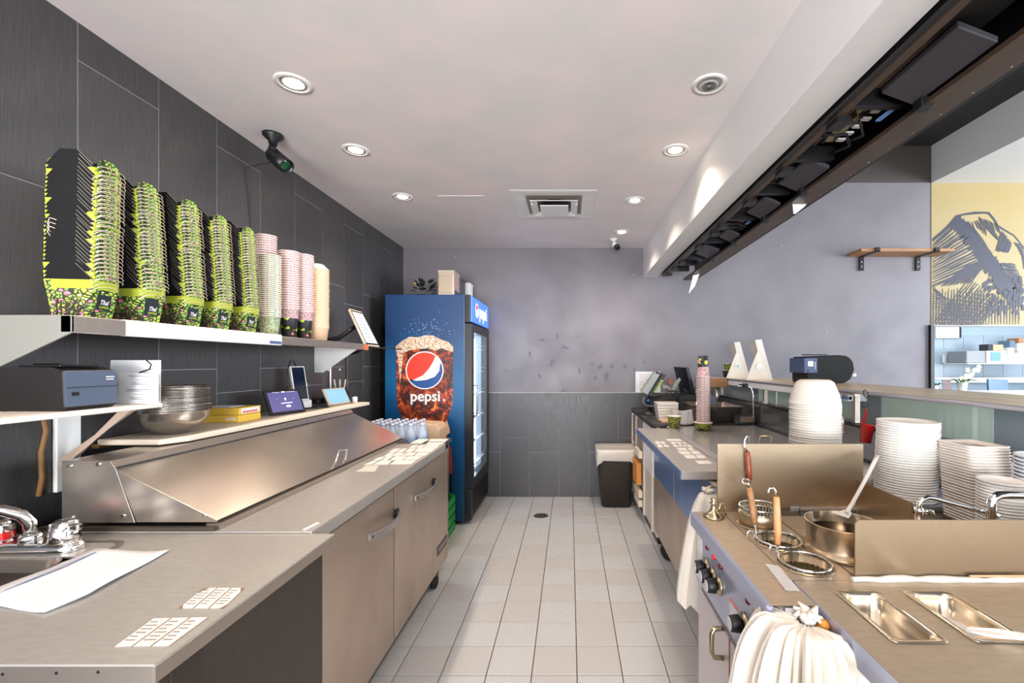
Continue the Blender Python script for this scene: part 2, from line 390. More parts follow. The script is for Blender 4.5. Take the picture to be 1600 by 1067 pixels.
for q in range(30): stroke([cs(*p) for p in wob((85+q*20.5, 770+random.uniform(-20,20)+(q>15)*10), (80+q*20.5, 1010), 6, 2.5)], 1.1)
for q in range(17): stroke([cs(*p) for p in wob((75, 740+q*17), (140+q*20, 760+q*13+40), 6, 4)], 1.2)
for q in range(17): stroke([cs(*p) for p in wob((80+q*20, 1012), (330+q*16, 690+q*10), 7, 5)], 1.2)
for q in range(95):
    x = random.uniform(420, 705); y = random.uniform(640, 930)
    if y > 640+(700-x)*.1 and x > 430+(y-640)*.1: stroke([cs(*p) for p in wob((x, y), (x+random.uniform(-14, 14), y+random.uniform(20, 45)), 3, 2)], 3.4)
ms.build('mountain_drawing', INKM, mur, kind='stuff')
MB().poly([PY(*cs(*p), YB-.005) for p in [(650,835),(700,815),(730,820),(730,850),(690,852)]][::-1]).build('pink_patch', mat('mural_pink', (230, 180, 160), .6), mur)
struct(MB().box(XB-.025, XB+.012, YB-.03, YB+.145, 0, ZO), 'trim_3', BLACKM)
struct(MB().box(XB, XR, YB-.008, YB+.142, ZO-.008, ZO), 'trim_4', WHITE)
# ---------------- back room beyond the opening
BT = grain(mat('pale_blue_tile', (168, 182, 192), .3), (156, 172, 184), (30, 30, 30), 3)
RB = struct(MB().box(3.5, XR, YR, YR+.1, 0, 3.4), 'wall_backroom', mat('pale_blue_wall', (168, 188, 202), .5))
struct(MB().box(3.3, 3.5, YB+.14, YR, 0, 2.9), 'wall_backroom_side', WPAINT)
struct(MB().box(3.3, XR, YB+.14, YR, 2.6, 2.7), 'ceiling_backroom', CEIL)
def BR(u, v): p = PY(u, v, YR-.001); return p.x, p.z
cacheb = None
for i in range(9):
    for j in range(3):
        x0 = 5.6+i*.33+(.11 if j == 1 else 0); z0 = 1.13+j*.245
        mb = MB().box(x0+.003, x0+.327, YR-.012, YR, z0+.003, z0+.242); mb.build('tile', BT, RB)
def bthing(u0, u1, v0, v1, depth, name, label, cat, m, y=None, bev=.004, group=None):
    y = YR-.02 if y is None else y; yf = y-depth
    a = PY(u0, v0, yf); b = PY(u1, v1, yf)
    return MB().box(a.x, b.x, yf, y, b.z, a.z).build(name, m, None, bev=bev, label=label, cat=cat, group=group)
wb = thing('white_board', 'white pinned notice board with black edge high in the back room', 'board', (5.9, YR-.02, 1.8))
a = PY(1462, 500, YR-.05); b = PY(1499, 528, YR-.05)
MB().box(a.x, b.x, YR-.05, YR-.02, b.z, a.z).build('panel', WHITE, wb); MB().box(b.x, b.x+.03, YR-.055, YR-.02, b.z, a.z).build('edge', BLACK, wb)
bthing(1473, 1487, 554.5, 567, .03, 'notice_sheet', 'left printed sheet of a pair taped below the tiles in back room', 'sheet', PAPER)
bthing(1488, 1498, 555, 567, .03, 'notice_sheet', 'right printed sheet of a pair, beside the tan board in back room', 'sheet', WHITE)
bthing(1500, 1514, 551, 567, .1, 'tan_board', 'tan square board leaning beside the microwave in the back room', 'board', KRAFT)
sh = bthing(1512, 1600, 567.2, 569, .46, 'wall_shelf', 'thin white shelf carrying the microwave in the back room', 'shelf', WHITE)
mw = thing('microwave', 'white microwave with grey side and blue glass on the back room shelf', 'microwave', (6.6, 7.1, CZ))
a = PY(1541, 548, 6.95); b = PY(1572, 566.9, 6.95)
MB().box(a.x-.3, b.x, 6.96, 7.32, b.z, a.z).build('body', mat('microwave_grey', (150, 152, 154), .4), mw, bev=.01)
MB().box(a.x, b.x, 6.94, 6.959, b.z, a.z).build('front_panel', WHITE, mw, bev=.004)
MB().box(a.x+.06, a.x+.21, 6.93, 6.939, b.z+.03, a.z-.02).build('window', mat('blue_glass', (130, 170, 210), .1), mw)
for i, (u0, u1, v0, v1, m, nm) in enumerate([(1544,1551,537.8,547.7,INK,'small grey'),(1552,1568,538.5,547.7,KRAFT,'flat tan')]):
    bthing(u0, u1, v0, v1, .16, 'box', nm+' box on top of the back room microwave', 'box', m, y=7.15)
for i, (u0, u1, v0, v1, m, nm) in enumerate([(1574,1590,552.5,566.8,WHITE,'lower left white'),(1591,1604,548,566.8,WHITE,'tall white'),(1575,1585,543,552.3,WHITE,'small white'),(1578,1586,532,542.8,mat('blue_grey',(110,130,150),.5),'blue grey'),(1592,1599,528,536,mat('orange_brown',(186,130,90),.6),'orange brown topmost'),(1590,1604,536.2,547.8,WHITE,'upper wide white')]):
    bthing(u0, u1, v0, v1, .2, 'storage_box', nm+' storage box on the right end of the back room shelf', 'box', m, y=7.3, group='storage boxes on the back room shelf')
struct(MB().box(3.6, XR, YR-.3, YR-.013, 1.08, 1.16), 'trim_5', WHITE)
bar = thing('bar_table', 'long white high bar table behind the wall opening', 'table', (5.6, 5.4, 0))
MB().box(4.2, 7.6, 5.05, 5.75, 1.0, 1.04).build('tabletop', WHITE, bar, bev=.005)
for x in (4.3, 7.5): MB().box(x-.03, x+.03, 5.3, 5.5, 0, 1.0).build('leg', BLACKM, bar)
def chair_back(u0, u1, v0, y, c, nm):
    a = PY(u0, v0, y); b = PY(u1, 600, y); t_ = thing('bar_chair', nm, 'chair', ((a.x+b.x)/2, y, 0))
    w_ = (b.x-a.x)/2; cx = (a.x+b.x)/2
    MB().box(cx-w_*.9, cx+w_*.9, y-.45, y+.02, .72, .77).build('seat', c, t_, bev=.01)
    m = MB().prism([(cx-w_, y, .77), (cx+w_*.9, y, .77), (cx+w_, y+.04, a.z), (cx-w_*.9, y+.04, a.z+.01)], (0, .03, 0)); m.build('backrest', c, t_, bev=.008)
    for sx in (-1, 1):
        for sy in (-.42, 0): MB().tube([(cx+sx*w_*.8, y+sy, .72), (cx+sx*w_*.9, y+sy*1.05, 0)], .014).build('leg', BLACKM, t_)
BCH = mat('blue_leather', (70, 110, 150), .35); DCH = mat('dark_leather', (40, 60, 84), .35)
chair_back(1546, 1580, 593, 6.3, BCH, 'blue leather bar chair right of the orchid behind the opening')
chair_back(1461, 1476, 593, 6.3, BCH, 'blue leather bar chair left end beside the brown panel')
chair_back(1474, 1490, 594, 6.45, mat('dark_red_wood', (96, 44, 30), .4), 'dark red wooden bar chair left of the orchid')
def plant(u, v, y, sc_, nm, name, flowers):
    p = PY(u, v, y); p.z = 1.04; t_ = thing(name, nm, 'plant', p)
    MB().lathe([(.03*sc_, 0), (.045*sc_, .1*sc_), (.04*sc_, .1*sc_), (.03*sc_, .03)], p, 14).build('pot', WHITE, t_)
    lf = MB()
    for q in range(6):
        an = q*1.05; d = Vector((math.cos(an), math.sin(an), 0)); n = Vector((-d.y, d.x, 0)); b0 = p+Vector((0, 0, .09*sc_))
        pts = [b0+d*.02*sc_, b0+d*.07*sc_+n*.018*sc_+Vector((0,0,.04*sc_)), b0+d*.14*sc_+Vector((0,0,.02*sc_)), b0+d*.07*sc_-n*.018*sc_+Vector((0,0,.04*sc_))]
        lf.poly(pts)
    lf.build('leaves', mat('leaf', (60, 110, 50), .5), t_, solid=.003)
    if flowers:
        st = [p+Vector((0,0,.09)), p+Vector((.03,0,.2)), p+Vector((.09,0,.28)), p+Vector((.17,0,.33))]
        MB().tube(st, .003, 6).build('stem', GREEN, t_)
        for q, (dx, dz) in enumerate([(-.02,.17),(.01,.14),(.07,.2),(.1,.22),(.13,.27),(.05,.27),(.18,.31),(.17,.27),(.03,.2)]):
            fl = MB(); c = p+Vector((dx, -.02, dz))
            for k in range(5):
                an = k*1.2566; d = Vector((math.cos(an), 0, math.sin(an))); n = Vector((-d.z, 0, d.x))
                fl.poly([c, c+d*.02+n*.013, c+d*.034+Vector((0,-.006,0)), c+d*.02-n*.013])
            fl.build('flower', mat('orchid', (238, 236, 190), .5) if q == 0 else bpy.data.materials['orchid'], t_, solid=.002)
plant(1503, 612, 5.25, 1.25, 'white potted orchid with pale yellow flowers on the bar table', 'potted_orchid', True)
plant(1460, 612, 5.2, .9, 'small leafy plant in a white pot at the left end of bar table', 'potted_plant', False)
# ------------------------------------------------------------------ ceiling fittings
LBL = ['lit recessed downlight nearest the camera on the left', 'lit recessed downlight, middle of the left row', 'small lit recessed downlight, farthest of the left row', 'unlit grey recessed downlight at upper right of the ceiling',
       'lit recessed downlight at right, just beyond the unlit one', 'lit recessed downlight right of the ceiling vent', 'small lit downlight beside the white camera at far right', 'lit recessed downlight behind the view on the left', 'lit recessed downlight behind the view on the right']
EMIT = mat('lamp_glow', (255, 240, 220), .5, emit=(255, 236, 210), es=14)
UNL = mat('unlit_lens', (190, 188, 184), .3)
for (x, y, on), lb in list(zip(LAMPS, LBL)):
    t_ = thing('recessed_light', lb, 'ceiling light', (x, y, ZC), group='recessed ceiling lights')
    MB().lathe([(.074, 0), (.074, -.004), (.055, -.006), (.052, -.001)], (x, y, ZC), 28, cap0=False, cap1=False).build('trim_ring', SOFF, t_)
    MB().lathe([(.052, -.0015), (.05, -.004), (.042, -.003), (.04, -.001)], (x, y, ZC), 28, cap0=False, cap1=False).build('gimbal', mat('gimbal', (170, 168, 165), .3, .5) if 'gimbal' not in bpy.data.materials else bpy.data.materials['gimbal'], t_)
    if on: MB().lathe([(.036, -.003), (.03, -.0055), (0.001, -.0065)], (x, y, ZC), 24, cap0=False, cap1=False).build('lamp_lens', EMIT, t_)
    else:
        MB().lathe([(.036, -.003), (.03, -.006), (.001, -.007)], (x, y, ZC), 24, cap0=False, cap1=False).build('lamp_lens', UNL, t_)
        g = MB()
        for rr in (.012, .02, .028): g.tube([(x+rr*math.cos(q*.5236), y+rr*math.sin(q*.5236), ZC-.008) for q in range(12)], .0016, 4, closed=True)
        g.build('louvre_rings', INK, t_)
vx0, vx1, vy0, vy1 = -.42, .19, 3.07, 3.67
vt = thing('ceiling_vent', 'white square stepped ceiling air diffuser with dark duct', 'vent', ((vx0+vx1)/2, (vy0+vy1)/2, ZC))
VW = mat('vent_white', (228, 226, 222), .45)
def ring(mb, x0, x1, y0, y1, w_, z0, z1):   # sloped square ring, outer edge at z0, inner at z1
    o_ = [(x0,y0,z0),(x1,y0,z0),(x1,y1,z0),(x0,y1,z0)]; i_ = [(x0+w_,y0+w_,z1),(x1-w_,y0+w_,z1),(x1-w_,y1-w_,z1),(x0+w_,y1-w_,z1)]
    mb.add(o_+i_, [(a, (a+1) % 4, (a+1) % 4+4, a+4) for a in range(4)])
m = MB(); ring(m, vx0, vx1, vy0, vy1, .03, ZC-.004, ZC-.006); ring(m, vx0+.03, vx1-.03, vy0+.03, vy1-.03, .07, ZC-.006, ZC-.001); m.build('frame', VW, vt, solid=.003)
m = MB(); ring(m, vx0+.13, vx1-.13, vy0+.13, vy1-.13, .05, ZC-.028, ZC-.012); m.build('cone', VW, vt, solid=.004)
MB().box(vx0+.2, vx1-.2, vy0+.2, vy1-.2, ZC-.042, ZC-.036).build('centre_plate', VW, vt)
for sx in (vx0+.14, vx1-.14): MB().box(sx-.004, sx+.004, vy0+.2, vy1-.2, ZC-.036, ZC-.001).build('hanger', VW, vt)
MB().box(vx0+.1, vx1-.1, vy0+.1, vy1-.1, ZC-.0012, ZC-.0006).build('throat', mat('throat', (140, 128, 118), .6), vt)
MB().lathe([(.13, -.0016), (.13, -.0030)], ((vx0+vx1)/2, (vy0+vy1)/2, ZC), 28).build('duct_opening', BLACK, vt)
MB().box(-.95, -.62, 3.18, 3.42, ZC-.003, ZC).build('access_panel', CEIL, None, label='faint white access panel in the ceiling left of the vent', cat='panel')
cm = thing('security_camera', 'black bullet security camera on the ceiling edge above the pails', 'camera', (-1.565, 2.33, ZC))
bx, by = -1.565, 2.33
MB().lathe([(.05, 0), (.048, -.012), (.022, -.035), (.018, -.06)], (bx, by, ZC), 18).build('mount', BLACK, cm)
MB().tube([(bx, by, ZC-.05), (bx+.005, by-.02, ZC-.085), (bx+.03, by-.02, ZC-.1)], .016, 10).build('arm', BLACK, cm)
d = Vector((.74, -.25, -.60)).normalized(); c0 = Vector((bx-.012, by-.0, ZC-.098))
hd = MB().lathe([(.001, 0), (.03, .004), (.034, .02), (.034, .125), (.030, .13)], c0, 18, axis=d).build('body', BLACK, cm)
MB().lathe([(.037, .03), (.037, .145)], c0, 18, cap0=False, cap1=False, axis=d).build('sunshield', BLACK, cm, solid=.002)
MB().lathe([(.026, .131), (.02, .134), (.001, .135)], c0, 14, cap0=False, cap1=False, axis=d).build('lens', mat('lens_green', (20, 70, 36), .1), cm)
cb = [(XL+.006, 2.36, ZC-.16), (XL+.006, 2.38, ZC-.28), (XL+.006, 2.40, ZC-.45), (XL+.006, 2.42, ZC-.55), (XL+.006, 2.44, ZC-.75), (XL+.006, 2.44, 1.53)]
MB().tube([(bx, by-.01, ZC-.06), (bx+.01, by, ZC-.09), (bx-.03, by+.02, ZC-.14), (XL+.006, 2.36, ZC-.16)]+cb[1:], .003, 6).build('cable', BLACK, cm)
cm = thing('security_camera', 'small white dome-mounted camera with black lens near the back wall', 'camera', (.43, 4.3, ZC))
MB().lathe([(.04, 0), (.036, -.012), (.012, -.02), (.011, -.05)], (.43, 4.3, ZC), 16).build('mount', WHITE, cm)
d = Vector((.35, -.7, -.62)).normalized()
MB().lathe([(.02, 0), (.026, .01), (.026, .06)], (.43, 4.3, ZC-.045), 14, axis=d).build('body', WHITE, cm)
MB().lathe([(.028, .058), (.028, .09), (.02, .094)], (.43, 4.3, ZC-.045), 14, axis=d).build('lens', BLACK, cm)
# ------------------------------------------------------------------ menu board unit seen from behind, hung beside the soffit
mu = thing('menu_board_housing', 'long black open-backed display housing hung along the soffit', 'sign housing', (1.09, 2.4, ZS-.07))
BRN = grain(mat('brown_black_metal', (84, 66, 52), .4, .3), (70, 56, 44), (3, 3, 3), 3)
Y0, Y1 = -.4, 4.42
MB().box(1.14, 1.25, Y0, Y1, 2.222, 2.24).build('bottom_plate', BRN, mu, bev=.002)
MB().box(1.25, 1.262, Y0, Y1, 2.222, 2.75).build('front_panel', BLACKM, mu)
MB().box(.935, .965, Y0, Y1, 2.262, 2.285).build('top_rail', BRN, mu, bev=.002)
MB().box(XS1+.001, .934, Y0, Y1, 2.262, 2.275).build('edge_rail', BLACKM, mu)
MB().box(.925, 1.25, Y0, Y1, 2.52, 2.53).build('back_panel', BLACK, mu)
MB().box(.925, .935, Y0, Y1, 2.286, 2.52).build('side_panel', BLACK, mu)
MB().box(1.046, 1.056, Y0, Y1, 2.33, 2.345).build('mid_rail', mat('tan_rail', (120, 100, 80), .5), mu)
MB().box(1.062, 1.066, Y0, Y1, 2.33, 2.345).build('mid_rail', BLACKM, mu)
PSU = mat('grey_blue_case', (66, 64, 70), .45, .2)
for y0, y1, x0 in [(.2,.55,1.0),(1.17,1.46,1.03),(1.93,2.2,1.04),(2.38,2.62,1.05),(2.95,3.12,1.05),(3.35,3.6,1.02)]:
    k = MB().prism([(x0,y0,2.285),(1.138,y0,2.245),(1.138,y0,2.262),(x0,y0,2.305)], (0,y1-y0,0)).build('power_box', PSU, mu, bev=.003)
    MB().box(1.125, 1.165, y1-.05, y1-.01, 2.214, 2.25).build('latch', BLACK, mu, bev=.003)
for y in [.05,.65,.9,1.5,1.9,2.28,2.7,2.85,3.2,3.7,3.95,4.2]:
    MB().box(.966, 1.139, y, y+.028, 2.27, 2.33).build('cross_bracket', BLACK, mu)
    MB().box(.94, .99, y+.05, y+.12, 2.243, 2.262).build('clip', BLACK, mu)
for y in [.7,1.05,2.25,2.66,3.18,3.66,4.0]: MB().box(.97, 1.13, y, y+.16, 2.31, 2.5).build('speaker_box', mat('matte_black', (16,15,15), .6) if 'matte_black' not in bpy.data.materials else bpy.data.materials['matte_black'], mu, bev=.004)
BRD = mat('circuit_board_tan', (190, 170, 136), .6)
for y0, y1 in [(1.52,1.88),(2.72,2.9),(3.72,3.9)]:
    MB().box(1.02, 1.12, y0, y1, 2.335, 2.34).build('circuit_board', BRD, mu)
    m = MB()
    for q in range(14): a = random.uniform(1.03, 1.11); b = random.uniform(y0, y1-.03); m.box(a, a+.008, b, b+.02, 2.322, 2.335)
    m.build('components', INK, mu, kind='stuff')
    m = MB()
    for q in range(6): b = y0+.02+q*(y1-y0-.05)/6; m.box(1.095, 1.125, b, b+.02, 2.305, 2.312)
    m.build('terminal_strip', WHITE, mu, kind='stuff')
    MB().box(1.115, 1.132, y0, y0+.09, 2.275, 2.28).build('blue_label', mat('sky_label', (120, 160, 220), .5) if 'sky_label' not in bpy.data.materials else bpy.data.materials['sky_label'], mu)
for y in (1.62, 2.78, 3.75, 1.7):
    pts = [(.97+.0*q, y+.04*q, 2.33-.0*q) for q in range(1)]
    pts = [(.95, y, 2.29), (1.0, y-.02, 2.262), (1.06, y-.01, 2.27), (1.11, y+.05, 2.255), (1.10, y+.13, 2.27), (1.13, y+.18, 2.3)]
    MB().tube(pts, .0055, 8).build('cable', RUBBER, mu)
for y in (1.75, 2.82): MB().box(.99, 1.01, y, y+.03, 2.29, 2.35).build('connector', BLACK, mu)
m = MB()
for q in range(40): y = Y0+.1+q*.118; m.cyl((1.235, y, 2.2215), .003, .001, 6)
m.build('screws', STEEL, mu, kind='stuff')
p = PY(1240, 318, 2.28)
MB().prism([PY(1238,313,2.3), PY(1262,315,2.3), PY(1258,322,2.3), PY(1243,334,2.3), PY(1240,334,2.3)], (0,.003,0)).build('paper_tag', PAPER, None, label='crumpled white paper tag hanging under the black display housing', cat='paper tag')
MB().prism([PY(1083,430,4.1), PY(1093,428,4.1), PY(1086,447,4.1), PY(1076,459,4.1)], (0,.003,0)).build('paper_tag', PAPER, None, label='white paper slip hanging from the far end of the display housing', cat='paper tag')
# wood shelf on dining wall
ws = thing('wall_shelf', 'wooden wall shelf on two black steel brackets beside the mountain mural', 'shelf', (3.35, 4.5, 2.5))
MB().box(2.9, 3.83, 4.39, 4.618, 2.505, 2.535).build('board', WOOD, ws, bev=.003)
for x in (3.03, 3.62):
    MB().box(x, x+.045, 4.612, YB, 2.36, 2.50).box(x, x+.045, 4.37, 4.618, 2.498, 2.5045).box(x, x+.045, 4.37, 4.385, 2.4985, 2.54).build('bracket', BLACKM, ws)
    MB().cyl((x+.022, 4.61, 2.40), .005, .003, 8, axis=(0,1,0)).cyl((x+.022, 4.61, 2.45), .005, .003, 8, axis=(0,1,0)).build('screw', WHITE, ws)
# ------------------------------------------------------------------ left side: sink counter
SC_X = -.695; SC_Y0 = .74; SC_Y1 = 1.305; SC_Z = .89
sk = thing('sink_counter', 'near left stainless counter with a sink and brown side panel', 'counter', (-1.2, 1.0, 0))
# worktop with a basin hole
bx0, bx1, by0, by1 = -1.66, -1.285, .80, 1.15
m = MB()
m.box(bx0, bx1, .74, by0, SC_Z-.004, SC_Z).box(XL+.003, bx0, .74, SC_Y1, SC_Z-.004, SC_Z).box(bx1, SC_X, .74, SC_Y1, SC_Z-.004, SC_Z).box(bx0, bx1, by1, SC_Y1, SC_Z-.004, SC_Z)
m.build('worktop', STEEL_TOP, sk)
MB().box(SC_X-.004, SC_X, .74, SC_Y1, SC_Z-.034, SC_Z-.0041).box(XL+.003, SC_X-.004, .74, .744, SC_Z-.034, SC_Z-.0041).build('edge_lip', STEEL, sk, bev=.001)
# basin: rounded tapered bowl
def rrect(x0, x1, y0, y1, r, z, n=6):
    out = []
    for cx, cy, a0 in ((x1-r, y1-r, 0), (x0+r, y1-r, 90), (x0+r, y0+r, 180), (x1-r, y0+r, 270)):
        for k in range(n+1): a = math.radians(a0+90*k/n); out.append((cx+r*math.cos(a), cy+r*math.sin(a), z))
    return out
def loft(mb, rings, cap=True):
    n = len(rings[0]); vs = [p for r in rings for p in r]; fs = []
    for j in range(len(rings)-1):
        for i in range(n): k = (i+1) % n; fs.append((j*n+i, j*n+k, (j+1)*n+k, (j+1)*n+i))
    if cap: fs.append(tuple((len(rings)-1)*n+i for i in range(n)))
    mb.smooth = True; mb.add(vs, fs); mb.smooth = False
    if cap: mb.sm[-1] = False
m = MB(); loft(m, [rrect(bx0-.004, bx1+.004, by0-.004, by1+.004, .07, SC_Z+.001), rrect(bx0+.01, bx1-.012, by0+.012, by1-.012, .06, SC_Z-.008), rrect(bx0+.03, bx1-.03, by0+.03, by1-.03, .06, SC_Z-.19), rrect(bx0+.07, bx1-.07, by0+.07, by1-.07, .05, SC_Z-.2)])
m.build('sink_basin', STEEL, sk)
m = MB(); o_ = rrect(-1.68, -1.235, .765, 1.255, .05, SC_Z+.0015); i_ = rrect(-1.675, -1.242, .77, 1.249, .045, SC_Z+.0045)
loft(m, [o_, i_, rrect(-1.67, -1.249, .775, 1.243, .045, SC_Z+.0015)], cap=False)
m.build('rim_bead', STEEL, sk)
m = MB().box(XL+.01, SC_X-.03, .78, SC_Y1-.01, .08, SC_Z-.035); m.build('body', DKBROWN, sk)
MB().box(SC_X-.031, SC_X-.027, .80, .87, .1, SC_Z-.04).build('edge_strip', mat('brown_strip', (50, 40, 34), .5), sk)
for y in (.85, 1.2): MB().cyl((SC_X-.1, y, 0), .02, .08, 10).build('leg', STEEL_DK, sk)
m = MB()
for x in (-.79,-.86,-1.3,-.95): m.cyl((x, .7395, SC_Z-.012+random.uniform(-.008,.002)), .003, .002, 6, axis=(0,1,0))
m.build('rivets', BLACK, sk, kind='stuff')
# faucet on the sink deck
fc = thing('sink_faucet', 'chrome two-handle faucet at the left sink', 'faucet', (-1.42, 1.19, SC_Z))
m = MB(); loft(m, [rrect(-1.60, -1.325, 1.165, 1.225, .028, SC_Z+.001), rrect(-1.60, -1.325, 1.165, 1.225, .028, SC_Z+.012), rrect(-1.59, -1.335, 1.172, 1.218, .022, SC_Z+.026)]); m.build('deck_plate', CHROME, fc)
for x, c in ((-1.365, None), (-1.545, RED)):
    k = MB().lathe([(.03, .022), (.032, .03), (.027, .075), (.018, .082), (.001, .083)], (x, 1.192, SC_Z), 8, cap1=False).build('handle', CHROME, fc)
    MB().box(x+.012, x+.05, 1.18, 1.196, SC_Z+.055, SC_Z+.073).build('lever', CHROME, k, bev=.004)
    if c: MB().lathe([(.0335, .03), (.030, .05)], (x, 1.192, SC_Z), 8, cap0=False, cap1=False).build('red_band', c, k)
MB().lathe([(.024, .02), (.022, .04), (.017, .046)], (-1.455, 1.192, SC_Z), 16).build('spout_base', CHROME, fc)
MB().tube([(-1.455,1.192,SC_Z+.04), (-1.455,1.19,SC_Z+.075), (-1.463,1.18,SC_Z+.098), (-1.49,1.16,SC_Z+.118), (-1.6,1.05,SC_Z+.16), (-1.66,1.0,SC_Z+.165)], .014, 12).build('spout', CHROME, fc)
# paper and label stickers
def sheet(name, pts, m, label, cat, up=.001, z=SC_Z, th=.0012, group=None):
    P = [PZ(u, v, z) for u, v in pts]
    for p in P: p.z = z+up
    mb = MB().prism(P if (P[1]-P[0]).cross(P[2]-P[1]).z > 0 else P[::-1], (0, 0, th)); return mb.build(name, m, None, label=label, cat=cat, group=group)
pp = thing('paper_sheet', 'white printed paper sheet lying beside the sink', 'paper', (-1.15, 1.05, SC_Z+.001))
P = [PZ(u, v, SC_Z+.006) for u, v in [(-40,968),(97.5,952),(265,859),(149.5,858)]]; P[0] = PZ(-60, 962, SC_Z+.006); P.append(PZ(-60, 950, SC_Z+.006))
m = MB(); NX = 14
A, B, Cc, D = P[1], P[2], P[3], PZ(0, 919, SC_Z+.006)
E = PZ(0, 957, SC_Z+.006)
W0 = D+(D-Cc)*.35; W1 = A+(A-B)*.0
quads = []
for i in range(NX+1):
    s = i/NX; a_ = (D+(D-Cc)*.25).lerp(Cc, s); b_ = (A+(A-B)*.02).lerp(B, s)
    if s < .2: b_ = b_+(E-A)*(.2-s)*1.2
    for j in range(7):
        q = a_.lerp(b_, j/6); q.z = SC_Z+.003+.0025*math.sin(s*7+j*.9)+.004*(abs(j/3-1))**3; quads.append(q)
fs = []
for i in range(NX):
    for j in range(6): fs.append((i*7+j, i*7+j+1, (i+1)*7+j+1, (i+1)*7+j))
m.smooth = True; m.add(quads, fs); m.build('sheet', PAPER, pp, solid=.0012)
BLU = mat('blue_print', (120, 145, 195), .7); m = MB()
for i in range(12):
    s = .08+.07*i; a_ = (D+(D-Cc)*.25).lerp(Cc, s); b_ = A.lerp(B, s)
    for j, f in enumerate((.1, )):
        q = a_.lerp(b_, f); q.z = SC_Z+.0078; dx = (Cc-D).normalized()*.018; dy = (A-D).normalized()*.006
        m.add([q, q+dx, q+dx+dy, q+dy], [(0,1,2,3)])
m.build('printed_marks', BLU, pp, kind='stuff')
LABELM = grain(mat('worn_label', (236, 232, 224), .7), (190, 178, 164), (60, 60, 60), 3, .5, .75)
def label_patch(name, lbl, pts, z, n, group=None, oct_=False, up=.0006):
    """label sheet stuck on steel, split in n strips along the first edge; pts = a,b,c,d pixel corners (a-b far edge, d-c near edge)"""
    P = [PZ(u, v, z) for u, v in pts]; root = thing(name, lbl, 'label sheet', ((P[0]+P[2])/2)[:2]+(z,) if False else (((P[0]+P[2])/2).x, ((P[0]+P[2])/2).y, z), group=group)
    mb = MB().prism(sorted_ccw([p+Vector((0,0,up*.3)) for p in P]), (0,0,.0005)); mb.build('backing', mat('label_glue', (140, 112, 92), .7) if 'label_glue' not in bpy.data.materials else bpy.data.materials['label_glue'], root)
    for i in range(n):
        s0, s1 = i/n+.02, (i+1)/n-.02
        q = [P[0].lerp(P[1], s0), P[0].lerp(P[1], s1), P[3].lerp(P[2], s1), P[3].lerp(P[2], s0)]
        if oct_ and i == 0: q = [q[0].lerp(q[3], .3), q[0].lerp(q[1], .5), q[1], q[2], q[3].lerp(q[2], .3), q[3].lerp(q[0], .15)]
        if oct_ and i == n-1: q = [q[0], q[1].lerp(q[0], .3), q[1].lerp(q[2], .2), q[2].lerp(q[1], .2), q[2].lerp(q[3], .3), q[3]]
        s = MB().prism(sorted_ccw([p+Vector((0,0,up)) for p in q]), (0,0,.0006)).build('strip', LABELM, root)
        t_ = MB()
        a, b, c, d_ = [P[0].lerp(P[1], s0+.03), P[0].lerp(P[1], s1-.03), P[3].lerp(P[2], s1-.03), P[3].lerp(P[2], s0+.03)]
        for k in range(6):
            f = .12+k*.13; l = a.lerp(d_, f); r = b.lerp(c, f); l2 = a.lerp(d_, f+.045); r2 = b.lerp(c, f+.045); e = random.uniform(.5, 1)
            for p in (l, r, l2, r2): p.z = z+up+.0008
            t_.poly(sorted_ccw([l, l.lerp(r, e), l2.lerp(r2, e), l2]))
        t_.build('print', mat('label_print', (150, 138, 128), .7) if 'label_print' not in bpy.data.materials else bpy.data.materials['label_print'], s, kind='stuff')
    return root
def sorted_ccw(P):
    c = sum(P, Vector())/len(P); return sorted(P, key=lambda p: math.atan2(p.y-c.y, p.x-c.x))
label_patch('label_sheet', 'eight-sided sheet of three label strips on the near left counter', [(318,919),(383,919),(350,951),(278,951)], SC_Z, 3, oct_=True)
label_patch('label_sheet', 'oblong sheet of three label strips nearest the counter corner', [(238,967),(326,965),(265,1010),(177,1011)], SC_Z, 3)
# ------------------------------------------------------------------ left prep table
pt = thing('prep_table', 'left stainless refrigerated prep table with sloping lid and two doors', 'prep table', (-1.2, 2.1, 0))
PF = -.765; PZ1 = .895; PYa = 1.33; PYb = 2.80
DX = -.785
MB().box(-1.56, PF, SC_Y1+.004, 2.73, PZ1-.006, PZ1).box(PF-.006, PF, SC_Y1+.004, 2.73, PZ1-.042, PZ1-.006).box(-1.56, PF, 2.724, 2.73, PZ1-.042, PZ1-.006).build('worktop', STEEL_TOP, pt, bev=.001)
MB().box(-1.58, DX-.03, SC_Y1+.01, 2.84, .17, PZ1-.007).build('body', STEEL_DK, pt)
MB().box(-1.58, DX, 2.841, 2.853, .17, .845).build('end_panel', STEEL, pt)
for y0, y1 in ((1.335, 1.975), (1.987, 2.84)):
    dr = MB().box(DX-.029, DX, y0, y1, .15, .838).build('door', STEEL_X, pt, bev=.003)
yh = [(1.70, 1.92, .735), (2.28, 2.58, .735)]
